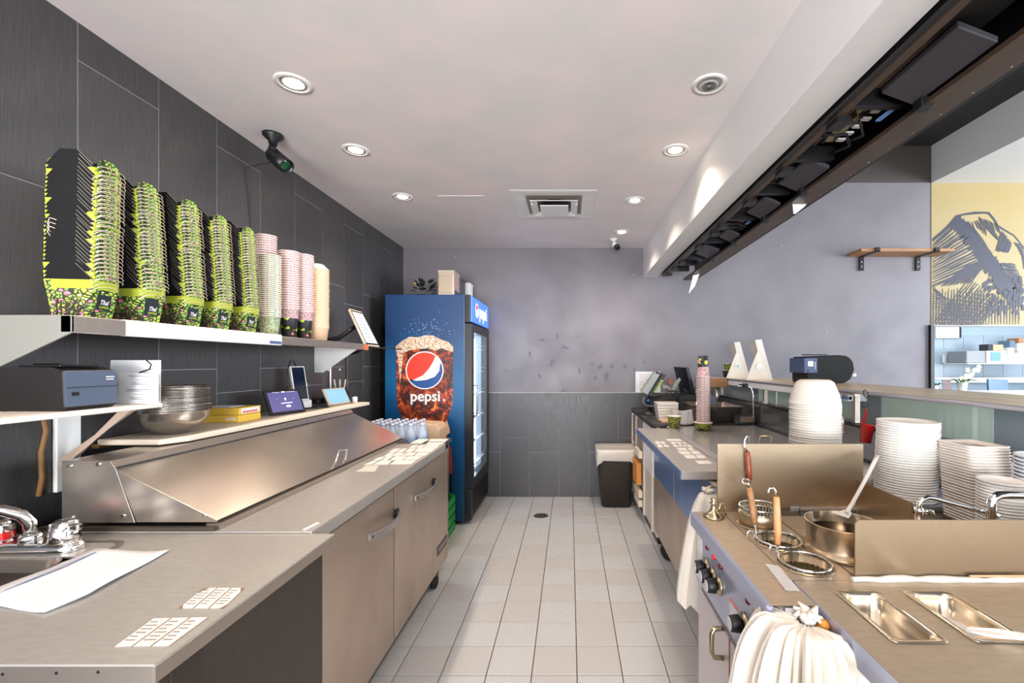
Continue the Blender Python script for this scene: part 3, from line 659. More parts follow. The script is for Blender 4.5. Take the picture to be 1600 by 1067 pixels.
# handles: at pixel (575-620,800-838) and (645-677,748-780)
for (u0, v0, u1, v1), dr in zip([(573,838,617,801),(646,777,676,752)], [c for c in pt.children if c.name.startswith('door')]):
    p0 = Vector((DX, DX*F/(u0-U0), 0)); p1 = Vector((DX, DX*F/(u1-U0), 0)); p0.z = CZ-(v0-V0)/F*p0.y; p1.z = CZ-(v1-V0)/F*p1.y
    zz = (p0.z+p1.z)/2
    pts = []
    for i in range(11):
        s = i/10; pts.append(Vector((DX+.006+.04*math.sin(math.pi*s)**.6, p0.y+(p1.y-p0.y)*s, zz-.004)))
    m = MB()
    for k in range(10):
        a, b = pts[k], pts[k+1]
        m.add([a+Vector((0,0,-.014)), b+Vector((0,0,-.014)), b+Vector((0,0,.014)), a+Vector((0,0,.014)), a+Vector((.008,0,-.011)), b+Vector((.008,0,-.011)), b+Vector((.008,0,.011)), a+Vector((.008,0,.011))],
              [(0,1,5,4),(1,2,6,5) if k == 9 else (4,5,6,7),(3,7,6,2),(0,3,2,1)]+([(4,5,6,7)] if k == 9 else [])+([(0,4,7,3)] if k == 0 else []))
    h = m.build('door_handle', mat('cast_aluminium', (200, 196, 190), .3, .85) if 'cast_aluminium' not in bpy.data.materials else bpy.data.materials['cast_aluminium'], dr)
    for p in (pts[-1],): MB().box(DX, DX+.016, p.y-.014, p.y+.014, p.z-.02, p.z+.02).build('handle_mount', BLACK, dr, bev=.003)
    MB().cyl(pts[0]+Vector((.012,.012,0)), .006, .004, 10, axis=(1,0,0)).build('screw', BLACK, dr)
MB().box(DX-.02, DX-.004, 1.335, 2.84, .8385, .8525).box(DX-.02, DX-.004, 1.9755, 1.9865, .15, .838).build('door_gap_shade', BLACK, pt)  # black strips standing in for the dark of the open door gaps
MB().tube([(-1.3665, 1.333, 1.0785), (-1.3665, 2.80, 1.0785)], .0028, 6).build('hinge_gap', BLACK, pt)
MB().box(DX+.0005, DX+.003, 2.62, 2.82, .245, .30).build('badge', mat('badge_brown', (70, 56, 50), .4), pt)
m = MB()
for q in range(5): m.box(DX+.003, DX+.0035, 2.65+q*.032, 2.67+q*.032, .262, .284)
m.build('badge_lettering', mat('badge_silver', (180, 170, 160), .3, .8), pt)
for y in (2.74, 1.45):
    for x in (-.84, -1.5):
        c = thing if False else None
        w_ = MB().cyl((x-.015, y, .042), .042, .03, 18, axis=(1,0,0)).build('caster_wheel', RUBBER, pt)
        MB().box(x-.022, x+.022, y-.02, y+.02, .075, .17).build('caster_fork', STEEL_DK, pt)
# hood / lid
hz = 1.10; H0 = -1.53; H1 = -1.385; HG = (-1.368, 1.077); LB = (-1.058, .922); SG = -1.309
prof = [(H0, PZ1+.018), (H0, hz), (H1, hz), HG, (SG, PZ1+.018)]
MB().prism([(x, PYa, z) for x, z in prof][::-1], (0, PYb-PYa, 0)).build('rear_housing', STEEL, pt, bev=.001)
pl = [(HG[0]+.003, HG[1]-.003), LB, (LB[0]-.004, PZ1+.020), (SG+.006, PZ1+.020)]
ld = MB().prism([(x, PYa-.002, z) for x, z in pl], (0, PYb-PYa+.004, 0)).build('lid', STEEL, pt, bev=.0015)
m = MB().box(LB[0]-.006, LB[0]+.006, PYa, PYb, PZ1+.004, PZ1+.02); m.build('lid_seal', STEEL_DK, pt)
MB().box(-1.58, -1.05, PYa-.005, PYb, PZ1+.0005, PZ1+.004).box(-1.09, -1.05, PYa-.005, PYb, PZ1+.004, PZ1+.018).build('base_frame', STEEL, pt)
MB().box(-1.575, -1.055, PYa-.02, PYa-.006, PZ1-.03, PZ1+.012).build('front_flange', STEEL_DK, pt)
# lid handle (wire)
def onlid(u, v):   # intersect ray with lid plane
    o = Vector((0,0,CZ)); d = Vector(((u-U0)/F, 1, -(v-V0)/F)); a = Vector((HG[0],0,HG[1])); n = Vector((HG[1]-LB[1], 0, LB[0]-HG[0])).normalized()
    return o+d*((a-o).dot(n)/d.dot(n)), n
hp = [(522,726),(526,712),(541,704.5),(544,708),(541,718),(537,722)]
P, nn = [], None
for u, v in hp: p, nn = onlid(u, v); P.append(p)
w0 = P[0]; w1 = P[-1]
m = MB().tube([w0-nn*.0, w0+nn*.02, w0+nn*.035+(P[2]-P[1])*.1+Vector((0,0,.03)), w1+nn*.035+Vector((0,0,.03)), w1+nn*.02, w1], .0045, 8).build('lid_handle', CHROME, ld)
m = MB()
for x, z in ((-1.505, 1.085), (-1.42, 1.09), (-1.5, .93), (-1.345, .935), (-1.10, .935)): m.cyl((x, PYa-.003, z), .006, .004, 8, axis=(0,1,0))
m.build('screws', CHROME, pt, kind='stuff')
# small label sheets at the far end of the worktop
rows = [(686.5,(652,658.5),[0,20]),(0,0,0)]
SP = [  # pixel quads (far-left, far-right, near-right, near-left)
 [(654,686),(671,686),(659,693),(640,693)],[(673,686),(701,686),(696,690),(669,690)],
 [(670,691),(696,691),(690,694.5),(664,694.5)],[(646,696),(654,696),(648,700),(639,700)],[(657,696),(666,696),(659,700),(650,700)],[(669,695),(687,695),(682,700),(661,700)],
 [(617,701),(626,701),(618,707),(607,707)],[(629,701),(637,701),(628,707),(620,707)],[(640,701),(650,701),(642,707),(632,707)],[(654,700.5),(681,700.5),(674,706),(646,706)],
 [(608,708),(617,708),(610,713),(599,713)],[(620,708),(633,708),(626,712),(612,712)],[(637,708),(651,707.5),(645,712),(627,712)],[(654,707),(671,707),(665,712),(648,712)],
 [(594,714),(602,714),(594,719),(583,719)],[(605,713),(614,713),(605,719),(597,719)],[(618,713),(636,713),(628,719),(609,719)],[(639,713),(661,713),(651,718.5),(631,718.5)],
 [(584,720),(591,720),(580,726),(568,726)],[(595,720),(612,719.5),(606,726),(583,726)],[(619,719.5),(650,719.5),(642,725.5),(609,725.5)]]
hp_ = 0
for q in SP:
    P = [PZ(u, v, PZ1) for u, v in q]
    P = sorted_ccw([Vector((p.x, p.y, PZ1+.0005)) for p in P]); hp_ += 1
    MB().prism(P, (0,0,.0008)).build('worktop_label', LABELM, None, label=LBL_L(q, 'left prep worktop'), cat='label', group='small labels on the left prep worktop')
m = MB()
for q in ([(573,727),(592,727),(586,737),(556,737)],):
    P = sorted_ccw([PZ(u, v, PZ1)+Vector((0,0,.0004)) for u, v in q]); m.prism(P, (0,0,.0003))
m.build('glue_residue', mat('glue', (206, 200, 190), .6), pt)
m = MB(); P = [PZ(472,828,PZ1), PZ(476,829.5,PZ1), PZ(500,818,PZ1), PZ(496,816,PZ1)]; m.prism(sorted_ccw([p+Vector((0,0,.0005)) for p in P]), (0,0,.001)); m.build('label_scrap', PAPER, pt)
# ---------------- cutting board shelf on top
cbd = MB().prism([(-1.67,1.56,1.104),(-1.45,1.56,1.104),(-1.41,1.64,1.104),(-1.385,3.06,1.104),(-1.67,3.10,1.104)][::1], (0,0,.02)).build('cutting_board', CREAM, None, bev=.003, label='long cream cutting board laid along the left prep hood top', cat='cutting board')
BZ = 1.125
# metal bowls
bm_ = MB().lathe([(.035, 0), (.04, .001), (.085, .03), (.108, .062), (.113, .086), (.116, .088), (.113, .0875), (.106, .064), (.083, .033), (.038, .004), (.001, .004)], (0,0,0), 40, cap1=False)
BOWLM = mat('bowl_steel', (190, 184, 176), .22, .95)
o0 = bm_.build('metal_bowl', BOWLM, None, local=True, label='steel mixing bowl at the bottom of the nested stack', cat='bowl', group='nested steel bowls on the cutting board')
o0.location = (-1.525, 1.70, BZ)
for i in range(1, 18):
    o = o0.copy(); COL.objects.link(o); o.location = (-1.525+random.uniform(-.002,.002), 1.70+random.uniform(-.002,.002), BZ+.0056*i)
    o['label'] = 'steel mixing bowl, %s from the bottom of the nested metal stack' % ORDW[i] if i < 17 else 'topmost open steel mixing bowl of the metal stack'
# yellow wafer boxes
for i, (dx, dy, lb) in enumerate([(0, 0, 'lower'), (-.004, .006, 'upper')]):
    z0 = BZ+.033*i; bxo = thing('snack_box', lb+' of two yellow cardboard boxes with a white and red end', 'box', (-1.6+dx, 2.07+dy, z0))
    MB().box(-1.705+dx, -1.497+dx, 2.0+dy, 2.14+dy, z0, z0+.032).build('carton', YELLOWC, bxo, bev=.0015)
    if i == 1:
        MB().box(-1.4966+dx, -1.4958+dx, 2.012+dy, 2.128+dy, z0+.004, z0+.028).build('end_label', PAPER, bxo)
        m = MB()
        for k in range(8): m.box(-1.4958+dx, -1.4952+dx, 2.022+dy+k*.012, 2.030+dy+k*.012, z0+.007, z0+.016)
        m.build('red_lettering', RED, bxo)
    else: MB().box(-1.56, -1.51, 1.9994, 2.0+dy-.0001, z0+.01, z0+.022).build('logo_patch', CREAM, bxo)
MB().box(-1.68, -1.56, 2.03, 2.12, BZ+.0655, BZ+.0675).build('paper_note', PAPER, None, label='small white paper lying on the upper yellow box', cat='paper')
# tablets
def slab(name, label, bl, br, lean, hgt, th, mframe, mscreen, bz, inset=.012, cat='tablet', extra=None):
    bl = Vector(bl); br = Vector(br); ex = (br-bl).normalized(); nrm = Vector((ex.y, -ex.x, 0)); L = (br-bl).length
    up = (Vector((0,0,1))*math.cos(lean)-nrm*math.sin(lean)); n2 = ex.cross(up); 
    root = thing(name, label, cat, tuple((bl+br)/2))
    def Q(a, b, c): return bl+ex*a+up*b+n2*c
    m = MB().add([Q(0,0,0),Q(L,0,0),Q(L,hgt,0),Q(0,hgt,0),Q(0,0,-th),Q(L,0,-th),Q(L,hgt,-th),Q(0,hgt,-th)], [(0,1,2,3),(7,6,5,4),(0,4,5,1),(1,5,6,2),(2,6,7,3),(3,7,4,0)]); m.build('case', mframe, root, bev=.002)
    MB().add([Q(inset,inset,.0006),Q(L-inset,inset,.0006),Q(L-inset,hgt-inset,.0006),Q(inset,hgt-inset,.0006)], [(0,1,2,3)]).build('screen', mscreen, root)
    if extra: extra(root, Q, L, hgt)
    return root, Q
SCR1 = mat('screen_violet', (70, 66, 110), .2, emit=(104, 98, 150), es=.3); SCR2 = mat('screen_blue', (120, 160, 190), .2, emit=(150, 195, 220), es=.35); SCRT = mat('screen_text', (220, 220, 240), .3, emit=(225, 225, 245), es=.7)
def ex1(root, Q, L, h):
    m = MB()
    for a0, a1, b0, b1 in [(.46,.56,.88,.92),(.6,.85,.89,.9),(.2,.4,.89,.9),(.49,.53,.55,.65),(.36,.68,.42,.45),(.48,.6,.26,.34),(.75,.76,.6,.62),(.28,.29,.6,.62)]:
        m.add([Q(L*a0,h*b0,.0012),Q(L*a1,h*b0,.0012),Q(L*a1,h*b1,.0012),Q(L*a0,h*b1,.0012)], [(0,1,2,3)])
    m.build('screen_text', SCRT, root)
    MB().add([Q(L*.2,-.0,-.012),Q(L*.8,0,-.012),Q(L*.8,0,-.06),Q(L*.2,0,-.06),Q(L*.3,h*.7,-.012),Q(L*.7,h*.7,-.012)], [(0,1,5,4),(1,2,5),(0,4,3),(2,3,4,5),(0,3,2,1)]).build('stand', BLACK, root)
slab('tablet', 'black-framed tablet with a purple screen near the yellow boxes', (-1.513,2.24,BZ+.004), (-1.452,2.435,BZ+.004), .42, .135, .012, BLACK, SCR1, BZ, .013, extra=ex1)
def ex2(root, Q, L, h):
    MB().add([Q(L*.2,0,-.010),Q(L*.85,0,-.010),Q(L*.85,0,-.05),Q(L*.2,0,-.05),Q(L*.3,h*.7,-.010),Q(L*.7,h*.7,-.010)], [(0,1,5,4),(1,2,5),(0,4,3),(2,3,4,5),(0,3,2,1)]).build('stand', CREAM, root)
    m = MB()
    for q in range(3): m.add([Q(L*.1,h*(.75-.08*q),.0012),Q(L*.5,h*(.75-.08*q),.0012),Q(L*.5,h*(.76-.08*q),.0012),Q(L*.1,h*(.76-.08*q),.0012)], [(0,1,2,3)])
    m.build('screen_text', PAPER, root)
slab('tablet', 'small tablet with a light blue screen on a cream stand', (-1.478,2.725,BZ+.01), (-1.452,2.93,BZ+.01), .45, .11, .012, mat('cream_case', (200, 184, 160), .5), SCR2, BZ, .008, extra=ex2)
pr, Q = slab('card_reader', 'tall dark handheld card reader upright in a white dock', (-1.60,2.575,1.175), (-1.565,2.655,1.175), .22, .205, .018, WHITE, mat('dark_glass', (20, 28, 48), .08), BZ, .006, cat='card reader')
m = MB(); m.box(-1.63, -1.55, 2.57, 2.66, BZ+.001, BZ+.05); m.build('dock', WHITE, pr, bev=.006)
MB().tube([(-1.612,2.60,1.375), (-1.60,2.56,1.41), (-1.58,2.50,1.41), (-1.57,2.46,1.36), (-1.57,2.46,1.25), (-1.58,2.49,1.17), (-1.60,2.52,1.135)], .003, 6).build('power_cable', BLACK, None, label='thin black cable looping up from the upright card reader', cat='cable')
for k, pts in enumerate([[(-1.56,2.66,1.13),(-1.50,2.70,1.131),(-1.45,2.66,1.131),(-1.47,2.58,1.131),(-1.55,2.55,1.131)],[(-1.6,2.8,1.132),(-1.53,2.72,1.14),(-1.50,2.62,1.132),(-1.54,2.56,1.132)]]):
    MB().tube(pts, .0035, 6).build('loose_cable', BLACK, None, label=['black cable lying in front of the card reader dock','black cable running behind the small blue tablet'][k], cat='cable')
m = MB()
for k in range(7):
    a = random.uniform(0, 6.28); c = Vector((-1.59, 2.80, BZ+.012)); m.tube([c+Vector((.035*math.cos(a+q*.9), .045*math.sin(a+q*.9), .007*q*random.uniform(.5, 1.2))) for q in range(6)], .005, 6)
m.build('cable_pile', BLACK, None, label='tangled pile of black cables behind the two small screens', cat='cables', kind='stuff')
MB().prism([(-1.70,2.62,BZ+.001),(-1.64,2.70,BZ+.001),(-1.60,2.70,1.27),(-1.66,2.62,1.25)], (-.01,.006,0)).build('kraft_bag', KRAFT, None, label='crumpled kraft paper behind the upright card reader', cat='paper bag')
uh = thing('cutlery_cup', 'cup of light wooden stirrers on the far end of the cream board', 'cup', (-1.56, 3.0, BZ))
MB().lathe([(.03, 0), (.036, .08), (.033, .08), (.028, .004)], (-1.56, 3.0, BZ), 16).build('cup', CARDW, uh)
for k in range(6): a = k*1.05; MB().box(-.004, .004, -.0015, .0015, 0, .15).xf(Matrix.Translation((-1.56+.015*math.cos(a), 3.0+.015*math.sin(a), BZ+.01)) @ Matrix.Rotation(.16*math.cos(a), 4, 'Y') @ Matrix.Rotation(-.2*math.sin(a), 4, 'X')).build('stirrer', CREAM, uh)
MB().lathe([(.018, 0), (.018, .035), (.012, .04)], (-1.47, 3.02, BZ), 14).build('small_jar', WHITE, None, label='small white jar at the far end of the cream board', cat='jar')
MB().tube([(-1.47,3.03,BZ+.04)]+[(-1.47+.05*math.cos(a)*.5, 3.03+.05*math.cos(a), BZ+.09+.05*math.sin(a)) for a in [q*.6-1.5 for q in range(10)]], .0025, 6).build('looped_cable', BLACK, None, label='thin cable loop above the small white jar', cat='cable')
# ---------------- lower small shelf with printer
ls = thing('lower_shelf', 'small white wall shelf under the long shelf carrying the printer', 'shelf', (-1.53, 1.0, 1.25))
MB().box(XL+.001, -1.335, .55, 1.45, 1.25, 1.264).build('board', CARDW, ls, bev=.002)
for y, yy in ((1.44, 1.40), (1.02, 1.0)):
    MB().prism([(-1.42, y, 1.249), (-1.46, y, 1.249), (-1.715, y+.05, 1.04), (-1.715, y+.05, 1.075)], (0, .022, 0)).build('bracket_arm', mat('bracket_tan', (196, 170, 150), .5) if 'bracket_tan' not in bpy.data.materials else bpy.data.materials['bracket_tan'], ls)
    MB().box(XL+.001, XL+.016, y+.04, y+.115, .96, 1.249).build('wall_standard', WHITE, ls, bev=.002)
    MB().cyl((XL+.016, y+.08, 1.22), .006, .002, 8, axis=(1,0,0)).cyl((XL+.016, y+.08, 1.08), .006, .002, 8, axis=(1,0,0)).build('screw', BLACK, ls)
    k = [(XL+.002, y+.01+random.uniform(-.004,.004), 1.24), (XL+.004, y+.02, 1.17), (XL+.004, y+.005, 1.1), (XL+.004, y+.01, 1.02), (XL+.004, y-.0, .96)]
    MB().tube(k, [.006,.008,.008,.009,.008], 6).build('aged_sealant', mat('sealant', (130, 92, 48), .6) if 'sealant' not in bpy.data.materials else bpy.data.materials['sealant'], ls)
MB().box(XL+.002, XL+.03, 1.6, 1.9, 1.085, 1.10).build('sealant_bead', bpy.data.materials['sealant'], ls)
pn = thing('receipt_printer', 'charcoal receipt printer on the small lower wall shelf', 'printer', (-1.46, 1.255, 1.265))
MB().prism([(-1.56,1.19,1.265),(-1.37,1.19,1.265),(-1.36,1.19,1.275),(-1.365,1.19,1.373),(-1.40,1.19,1.383),(-1.56,1.19,1.383)], (0,.137,0)).build('body', DKPRN, pn, bev=.003)
MB().prism([(-1.3595,1.191,1.276),(-1.3595,1.326,1.276),(-1.364,1.326,1.372),(-1.364,1.191,1.372)], (.0025,0,0)).build('front_cover', GREYP, pn)
MB().box(-1.3605, -1.3575, 1.192, 1.325, 1.327, 1.3285).build('seam', BLACK, pn)
MB().box(-1.359, -1.3565, 1.205, 1.222, 1.305, 1.315).build('power_switch', BLACK, pn)
m = MB(); m.box(-1.3598, -1.3588, 1.295, 1.318, 1.353, 1.356).box(-1.3598, -1.3588, 1.296, 1.316, 1.346, 1.3485); m.build('printed_text', WHITE, pn)
MB().box(-1.50, -1.385, 1.20, 1.30, 1.384, 1.390).box(-1.48, -1.40, 1.215, 1.222, 1.390, 1.394).build('paper_cover', BLACK, pn, bev=.002)
def menucard(name, lbl, x0, x1, y, z0, z1, rows, lean=.01):
    t_ = thing(name, lbl, 'card', ((x0+x1)/2, y, z0))
    MB().prism([(x0,y,z0),(x1,y,z0),(x1-lean,y+.012,z1),(x0-.004,y+.012,z1)], (0,.0015,0)).build('card', PAPER, t_)
    m = MB(); h = z1-z0; cx = (x0+x1)/2
    for r, (f, w_) in enumerate(rows):
        yy = y+.012*f-.0012; zz = z0+h*f; m.box(cx-w_*(x1-x0)/2, cx+w_*(x1-x0)/2, yy, yy+.0006, zz, zz+.0011)
    m.build('printed_text', INK, t_); return t_
menucard('menu_card', 'white menu card with printed text right of the receipt printer', -1.435, -1.305, 1.40, 1.2655, 1.362, [(.93,.6),(.88,.55),(.77,.2),(.68,.4),(.63,.35),(.46,.6),(.41,.6),(.3,.2),(.2,.4),(.15,.3)])
menucard('menu_card', 'plain white card leaning behind the printed menu card', -1.50, -1.33, 1.435, 1.2655, 1.404, [])
MB().tube([(-1.37,1.43,1.404),(-1.355,1.43,1.39),(-1.36,1.43,1.375),(-1.39,1.43,1.365),(-1.40,1.43,1.355)], .0022, 6).build('thin_cable', BLACK, None, label='thin black cable hanging over the plain white card', cat='cable')
# ------------------------------------------------------------------ upper long shelf
us = thing('long_shelf', 'long white wall shelf holding the takeout containers', 'shelf', (-1.56, 1.6, 1.48))
SZ = 1.526
SHW = mat('shelf_grey_white', (214, 208, 200), .4)
MB().box(XL+.001, -1.39, 1.22, 2.11, 1.508, SZ).build('board', SHW, us)
MB().box(-1.39, -1.372, 1.36, 2.11, 1.478, SZ+.003).build('price_rail', WHITE, us, bev=.004)
MB().box(-1.39, -1.36, 1.205, 1.355, 1.478, SZ).build('front_cap', STEEL, us, bev=.002)
MB().prism([(XL+.001, 1.205, SZ), (-1.36, 1.205, SZ), (-1.36, 1.205, 1.478), (XL+.001, 1.205, 1.30)][::-1], (0, .006, 0)).build('end_bracket', mat('satin_steel', (196, 194, 184), .35, .7), us)
MB().box(-1.3722, -1.3695, 2.02, 2.1, 1.484, 1.497).build('rail_tag', mat('blue_tag', (70, 90, 130), .5), us)
us2 = thing('far_shelf', 'shorter steel wall shelf continuing the long white shelf', 'shelf', (-1.56, 2.6, 1.48))
MB().box(XL+.001, -1.395, 2.112, 3.04, 1.50, 1.524).box(-1.40, -1.392, 2.112, 3.04, 1.484, 1.524).build('board', STEEL, us2, bev=.002)
MB().prism([(XL+.001, 3.0, 1.50), (-1.42, 3.0, 1.50), (-1.45, 3.0, 1.485), (XL+.06, 3.0, 1.33), (XL+.001, 3.0, 1.33)][::-1], (0, .006, 0)).build('end_bracket', WHITE, us2)
MB().box(-1.402, -1.385, 3.0, 3.04, 1.484, 1.52).build('orange_cap', mat('orange_cap', (220, 110, 70), .5), us2)
for y in (2.99, 3.15): MB().cyl((XL+.001, y+.18, 1.345), .008, .003, 8, axis=(1,0,0)).build('wall_plug', WHITE, us2)
# wall grilles behind frame : dark box on the wall and tilted framed sheet
fr = thing('framed_sheet', 'tilted framed sheet on a black arm at the far shelf end', 'framed sheet', (-1.45, 3.12, 1.52))
A, B, Cc, D = Vector((-1.52,3.05,1.77)), Vector((-1.51,3.21,1.765)), Vector((-1.39,3.23,1.515)), Vector((-1.405,3.05,1.518))
MB().prism([D, Cc, B, A], Vector((-.012, 0, -.008))).build('frame', CREAM, fr, bev=.001)
cc = (A+B+Cc+D)/4; off = Vector((.003,-.0002,.002))
MB().poly([cc+(p-cc)*.95+off*.3 for p in (D, Cc, B, A)]).build('border', BLACK, fr)
MB().poly([cc+(p-cc)*.86+off*.6 for p in (D, Cc, B, A)]).build('sheet', mat('sheet_grey', (206, 214, 214), .5), fr)
m = MB()
for k in range(9): f = .12+k*.09; m.add([p+off for p in (A.lerp(D, f).lerp(B.lerp(Cc, f), .2), A.lerp(D, f+.02).lerp(B.lerp(Cc, f+.02), .2), A.lerp(D, f+.02).lerp(B.lerp(Cc, f+.02), .75), A.lerp(D, f).lerp(B.lerp(Cc, f), .75))], [(0,1,2,3)])
m.build('printed_lines', mat('faint', (160, 170, 176), .6), fr)
MB().tube([(XL+.01,3.06,1.54),(-1.62,3.1,1.57),(-1.50,3.12,1.66)], .016, 8).build('arm', BLACK, fr)
MB().tube([(-1.40,3.1,1.512),(-1.40,3.25,1.506),(-1.29,3.4,1.500)], .005, 6).build('lower_rod', STEEL_DK, fr)
MB().tube([(-1.42,3.1,1.51),(-1.52,3.15,1.47),(XL+.01,3.15,1.44)], .01, 8).build('lower_arm', BLACK, fr)
for y0 in (3.18, 3.42): MB().tube([(XL+.012, y0, 1.46), (XL+.012, y0, 1.2), (XL+.012, y0+.005, 1.12)], .006, 6).build('hanging_cable', WHITE if y0 < 3.3 else STEEL_DK, None, label='thin cord running down the tiled wall '+('left of' if y0 < 3.3 else 'right of')+' the framed sheet', cat='cord')
# ------------------------------------------------------------------ takeout pails
def make_pail(name='takeout_pail'):
    r = thing(name, 'x', 'takeout pail', (0,0,0)); b0, b1, h = .049, .062, .105; KY = .70
    def ringp(z, s): return [(-s,-s*KY,z),(s,-s*KY,z),(s,s*KY,z),(-s,s*KY,z)]
    m = MB(); zb = h*.76; sb = b0+(b1-b0)*.76
    m.add(ringp(0,b0)+ringp(zb,sb), [(0,3,2,1)]+[(i,(i+1)%4,(i+1)%4+4,i+4) for i in range(4)]); m.build('body', FLORAL, r, local=True)
    m = MB(); m.add(ringp(zb,sb)+ringp(h,b1)+ringp(h,b1-.003)+ringp(zb,sb-.003), [(i,(i+1)%4,(i+1)%4+4,i+4) for i in range(4)]+[(i+8,(i+1)%4+8,(i+1)%4+12,i+12)[::-1] for i in range(4)]+[(i+4,(i+1)%4+4,(i+1)%4+8,i+8) for i in range(4)]); m.build('lime_band', LIME, r, local=True)
    # black flaps on the -y and +y sides
    for s in (-1, 1):
        yy = s*b1*KY; fl = [(-b1, yy, h), (b1, yy, h), (b1*.93, yy*1.02, h+.006), (b1*.36, yy*1.12, h+.046), (-b1*.36, yy*1.12, h+.046), (-b1*.93, yy*1.02, h+.006)]
        k = MB().poly(fl if s < 0 else fl[::-1]); k.build('flap', BLACKCARD, r, local=True, solid=.0008)
        e = MB()
        for a, b in ((2, 3),):
            p, q = Vector(fl[a]), Vector(fl[b]); o_ = Vector((0, s*.0012, 0)); up_ = Vector((0,0,-.0009))
            e.add([p+o_, q+o_, q+o_+up_, p+o_+up_], [(0,1,2,3)])
        if s < 0: e.build('card_edge', CARDEDGE, r, local=True)
    for s in (-1, 1):
        xx = s*b1; fl = []
        for q in range(9):
            a = math.pi*q/8; fl.append((xx*(1.0+.04*math.sin(a)), b1*KY*.9*math.cos(a), h+.034*math.sin(a)**.7))
        MB().poly(fl if s > 0 else fl[::-1]).build('side_flap', FLORAL, r, local=True, solid=.0008)
    # wire handle folded down over the +x side
    pts = []
    for q in range(9):
        a = math.pi*q/8; pts.append((b1+.006+.012*math.sin(a), -(b1*KY+.003)*math.cos(a), h-.002+.010*math.sin(a)))
    MB().tube(pts, .0011, 4).build('wire_handle', WIREM, r, local=True)
    return r
BLACKCARD = mat('black_card', (10, 10, 11), .6, spec=.25); CARDEDGE = mat('card_edge', (176, 170, 150), .7); WIREM = mat('wire', (226, 206, 190), .35, .3)
WIREM2 = WIREM
proto = make_pail()
ORD = ['first', 'second', 'third', 'fourth', 'fifth']
PLATE = mat('logo_plate', (30, 36, 44), .5)
for s_ in range(5):
    yc = [1.266, 1.425, 1.584, 1.727, 1.88][s_]+.040; xc = -1.385-.056
    drift = random.uniform(-.006, .002)
    for i in range(28):
        lbl = 'floral takeout pail, %s from the bottom of the %s pail stack from the left' % (ORDW[i], ORD[s_])
        if i == 0: lbl = 'bottom floral takeout pail with logo plate, %s pail stack from the left' % ORD[s_]
        if i == 27: lbl = 'topmost floral takeout pail of the %s pail stack from the left' % ORD[s_]
        jig = 0 if i not in (8, 9, 19) else .004
        z = SZ+.004+i*.0117+(.008 if i > 14 and s_ in (0, 2) else 0)+(.006 if i > 5 and s_ == 1 else 0)
        loc = (xc-.00075*i*(1 if s_ else -.4)+random.uniform(-.0012,.0012), yc+random.uniform(-.0012,.0012), z)
        if s_ == 0 and i == 0: r = proto; r.location = loc; r['label'] = lbl; r['group'] = 'pails in the first stack from the left'
        else: r = copy_thing(proto, loc, lbl, group='pails in the %s stack from the left' % ORD[s_])
        r.rotation_euler = (0, 0, random.uniform(-.02, .02)+(.16 if s_ == 0 else 0))
        if i == 0:
            WM[r.name] = Matrix.Translation(loc)
            # logo plate on the aisle side (+x), centred lower
            xo = xc+.0525; m = MB().prism([(xo-.0005, yc-.023, z+.022), (xo-.0005, yc+.023, z+.022), (xo+.0056, yc+.023, z+.066), (xo+.0056, yc-.023, z+.066)], (.0009,0,0)); pl_ = m.build('logo_plate', PLATE, r)
            ey = Vector((.0061, 0, .044)).normalized()
            m = MB(); add_text(m, 'Thaï', .02, (xo+.0050, yc, z+.043), (0,1,0), ey, squeeze=.8, shear=.25, bold=.0004); m.build('lettering', WHITE, pl_)
            m = MB(); add_text(m, 'EXPRESS', .0085, (xo+.0034, yc, z+.029), (0,1,0), ey, bold=.0003); m.build('small_lettering', LIME, pl_)
            m = MB()
            m.tube([(xo+.004, yc-.046, z+.07), (xo+.014, yc-.03, z+.085), (xo+.016, yc, z+.088), (xo+.016, yc+.03, z+.085), (xo+.006, yc+.046, z+.07)], .0012, 4).build('loose_wire', WIREM, r)
            m = MB()
            for q in range(9):   # brown roots print on the camera side
                a = xc-.045+.09*random.random(); pts = [Vector((a, yc-.0505-.0008, z+.004+.0)), Vector((a+random.uniform(-.012,.012), yc-.0515-.0009, z+.012)), Vector((a+random.uniform(-.02,.02), yc-.0525-.0012, z+.022+random.uniform(0,.012)))]
                pts[1].y = yc-.0352-.0091*(.012/.105); pts[2].y = yc-.0352-.0091*((pts[2].z-z)/.105); pts[0].y = yc-.0352
                m.tube(pts, [.0028,.002,.001], 4)
            m.build('root_print', mat('root_brown', (60, 40, 34), .6) if 'root_brown' not in bpy.data.materials else bpy.data.materials['root_brown'], r, kind='stuff')
wl = MB()
for q in range(3): wl.tube([(-1.46-.002*q, 1.262-.01, 1.80-.012*q), (-1.475, 1.25, 1.805-.012*q), (-1.485, 1.255, 1.79-.012*q), (-1.48, 1.262, 1.775-.012*q)], .0012, 4)
wl.build('wire_loops', WIREM, proto)
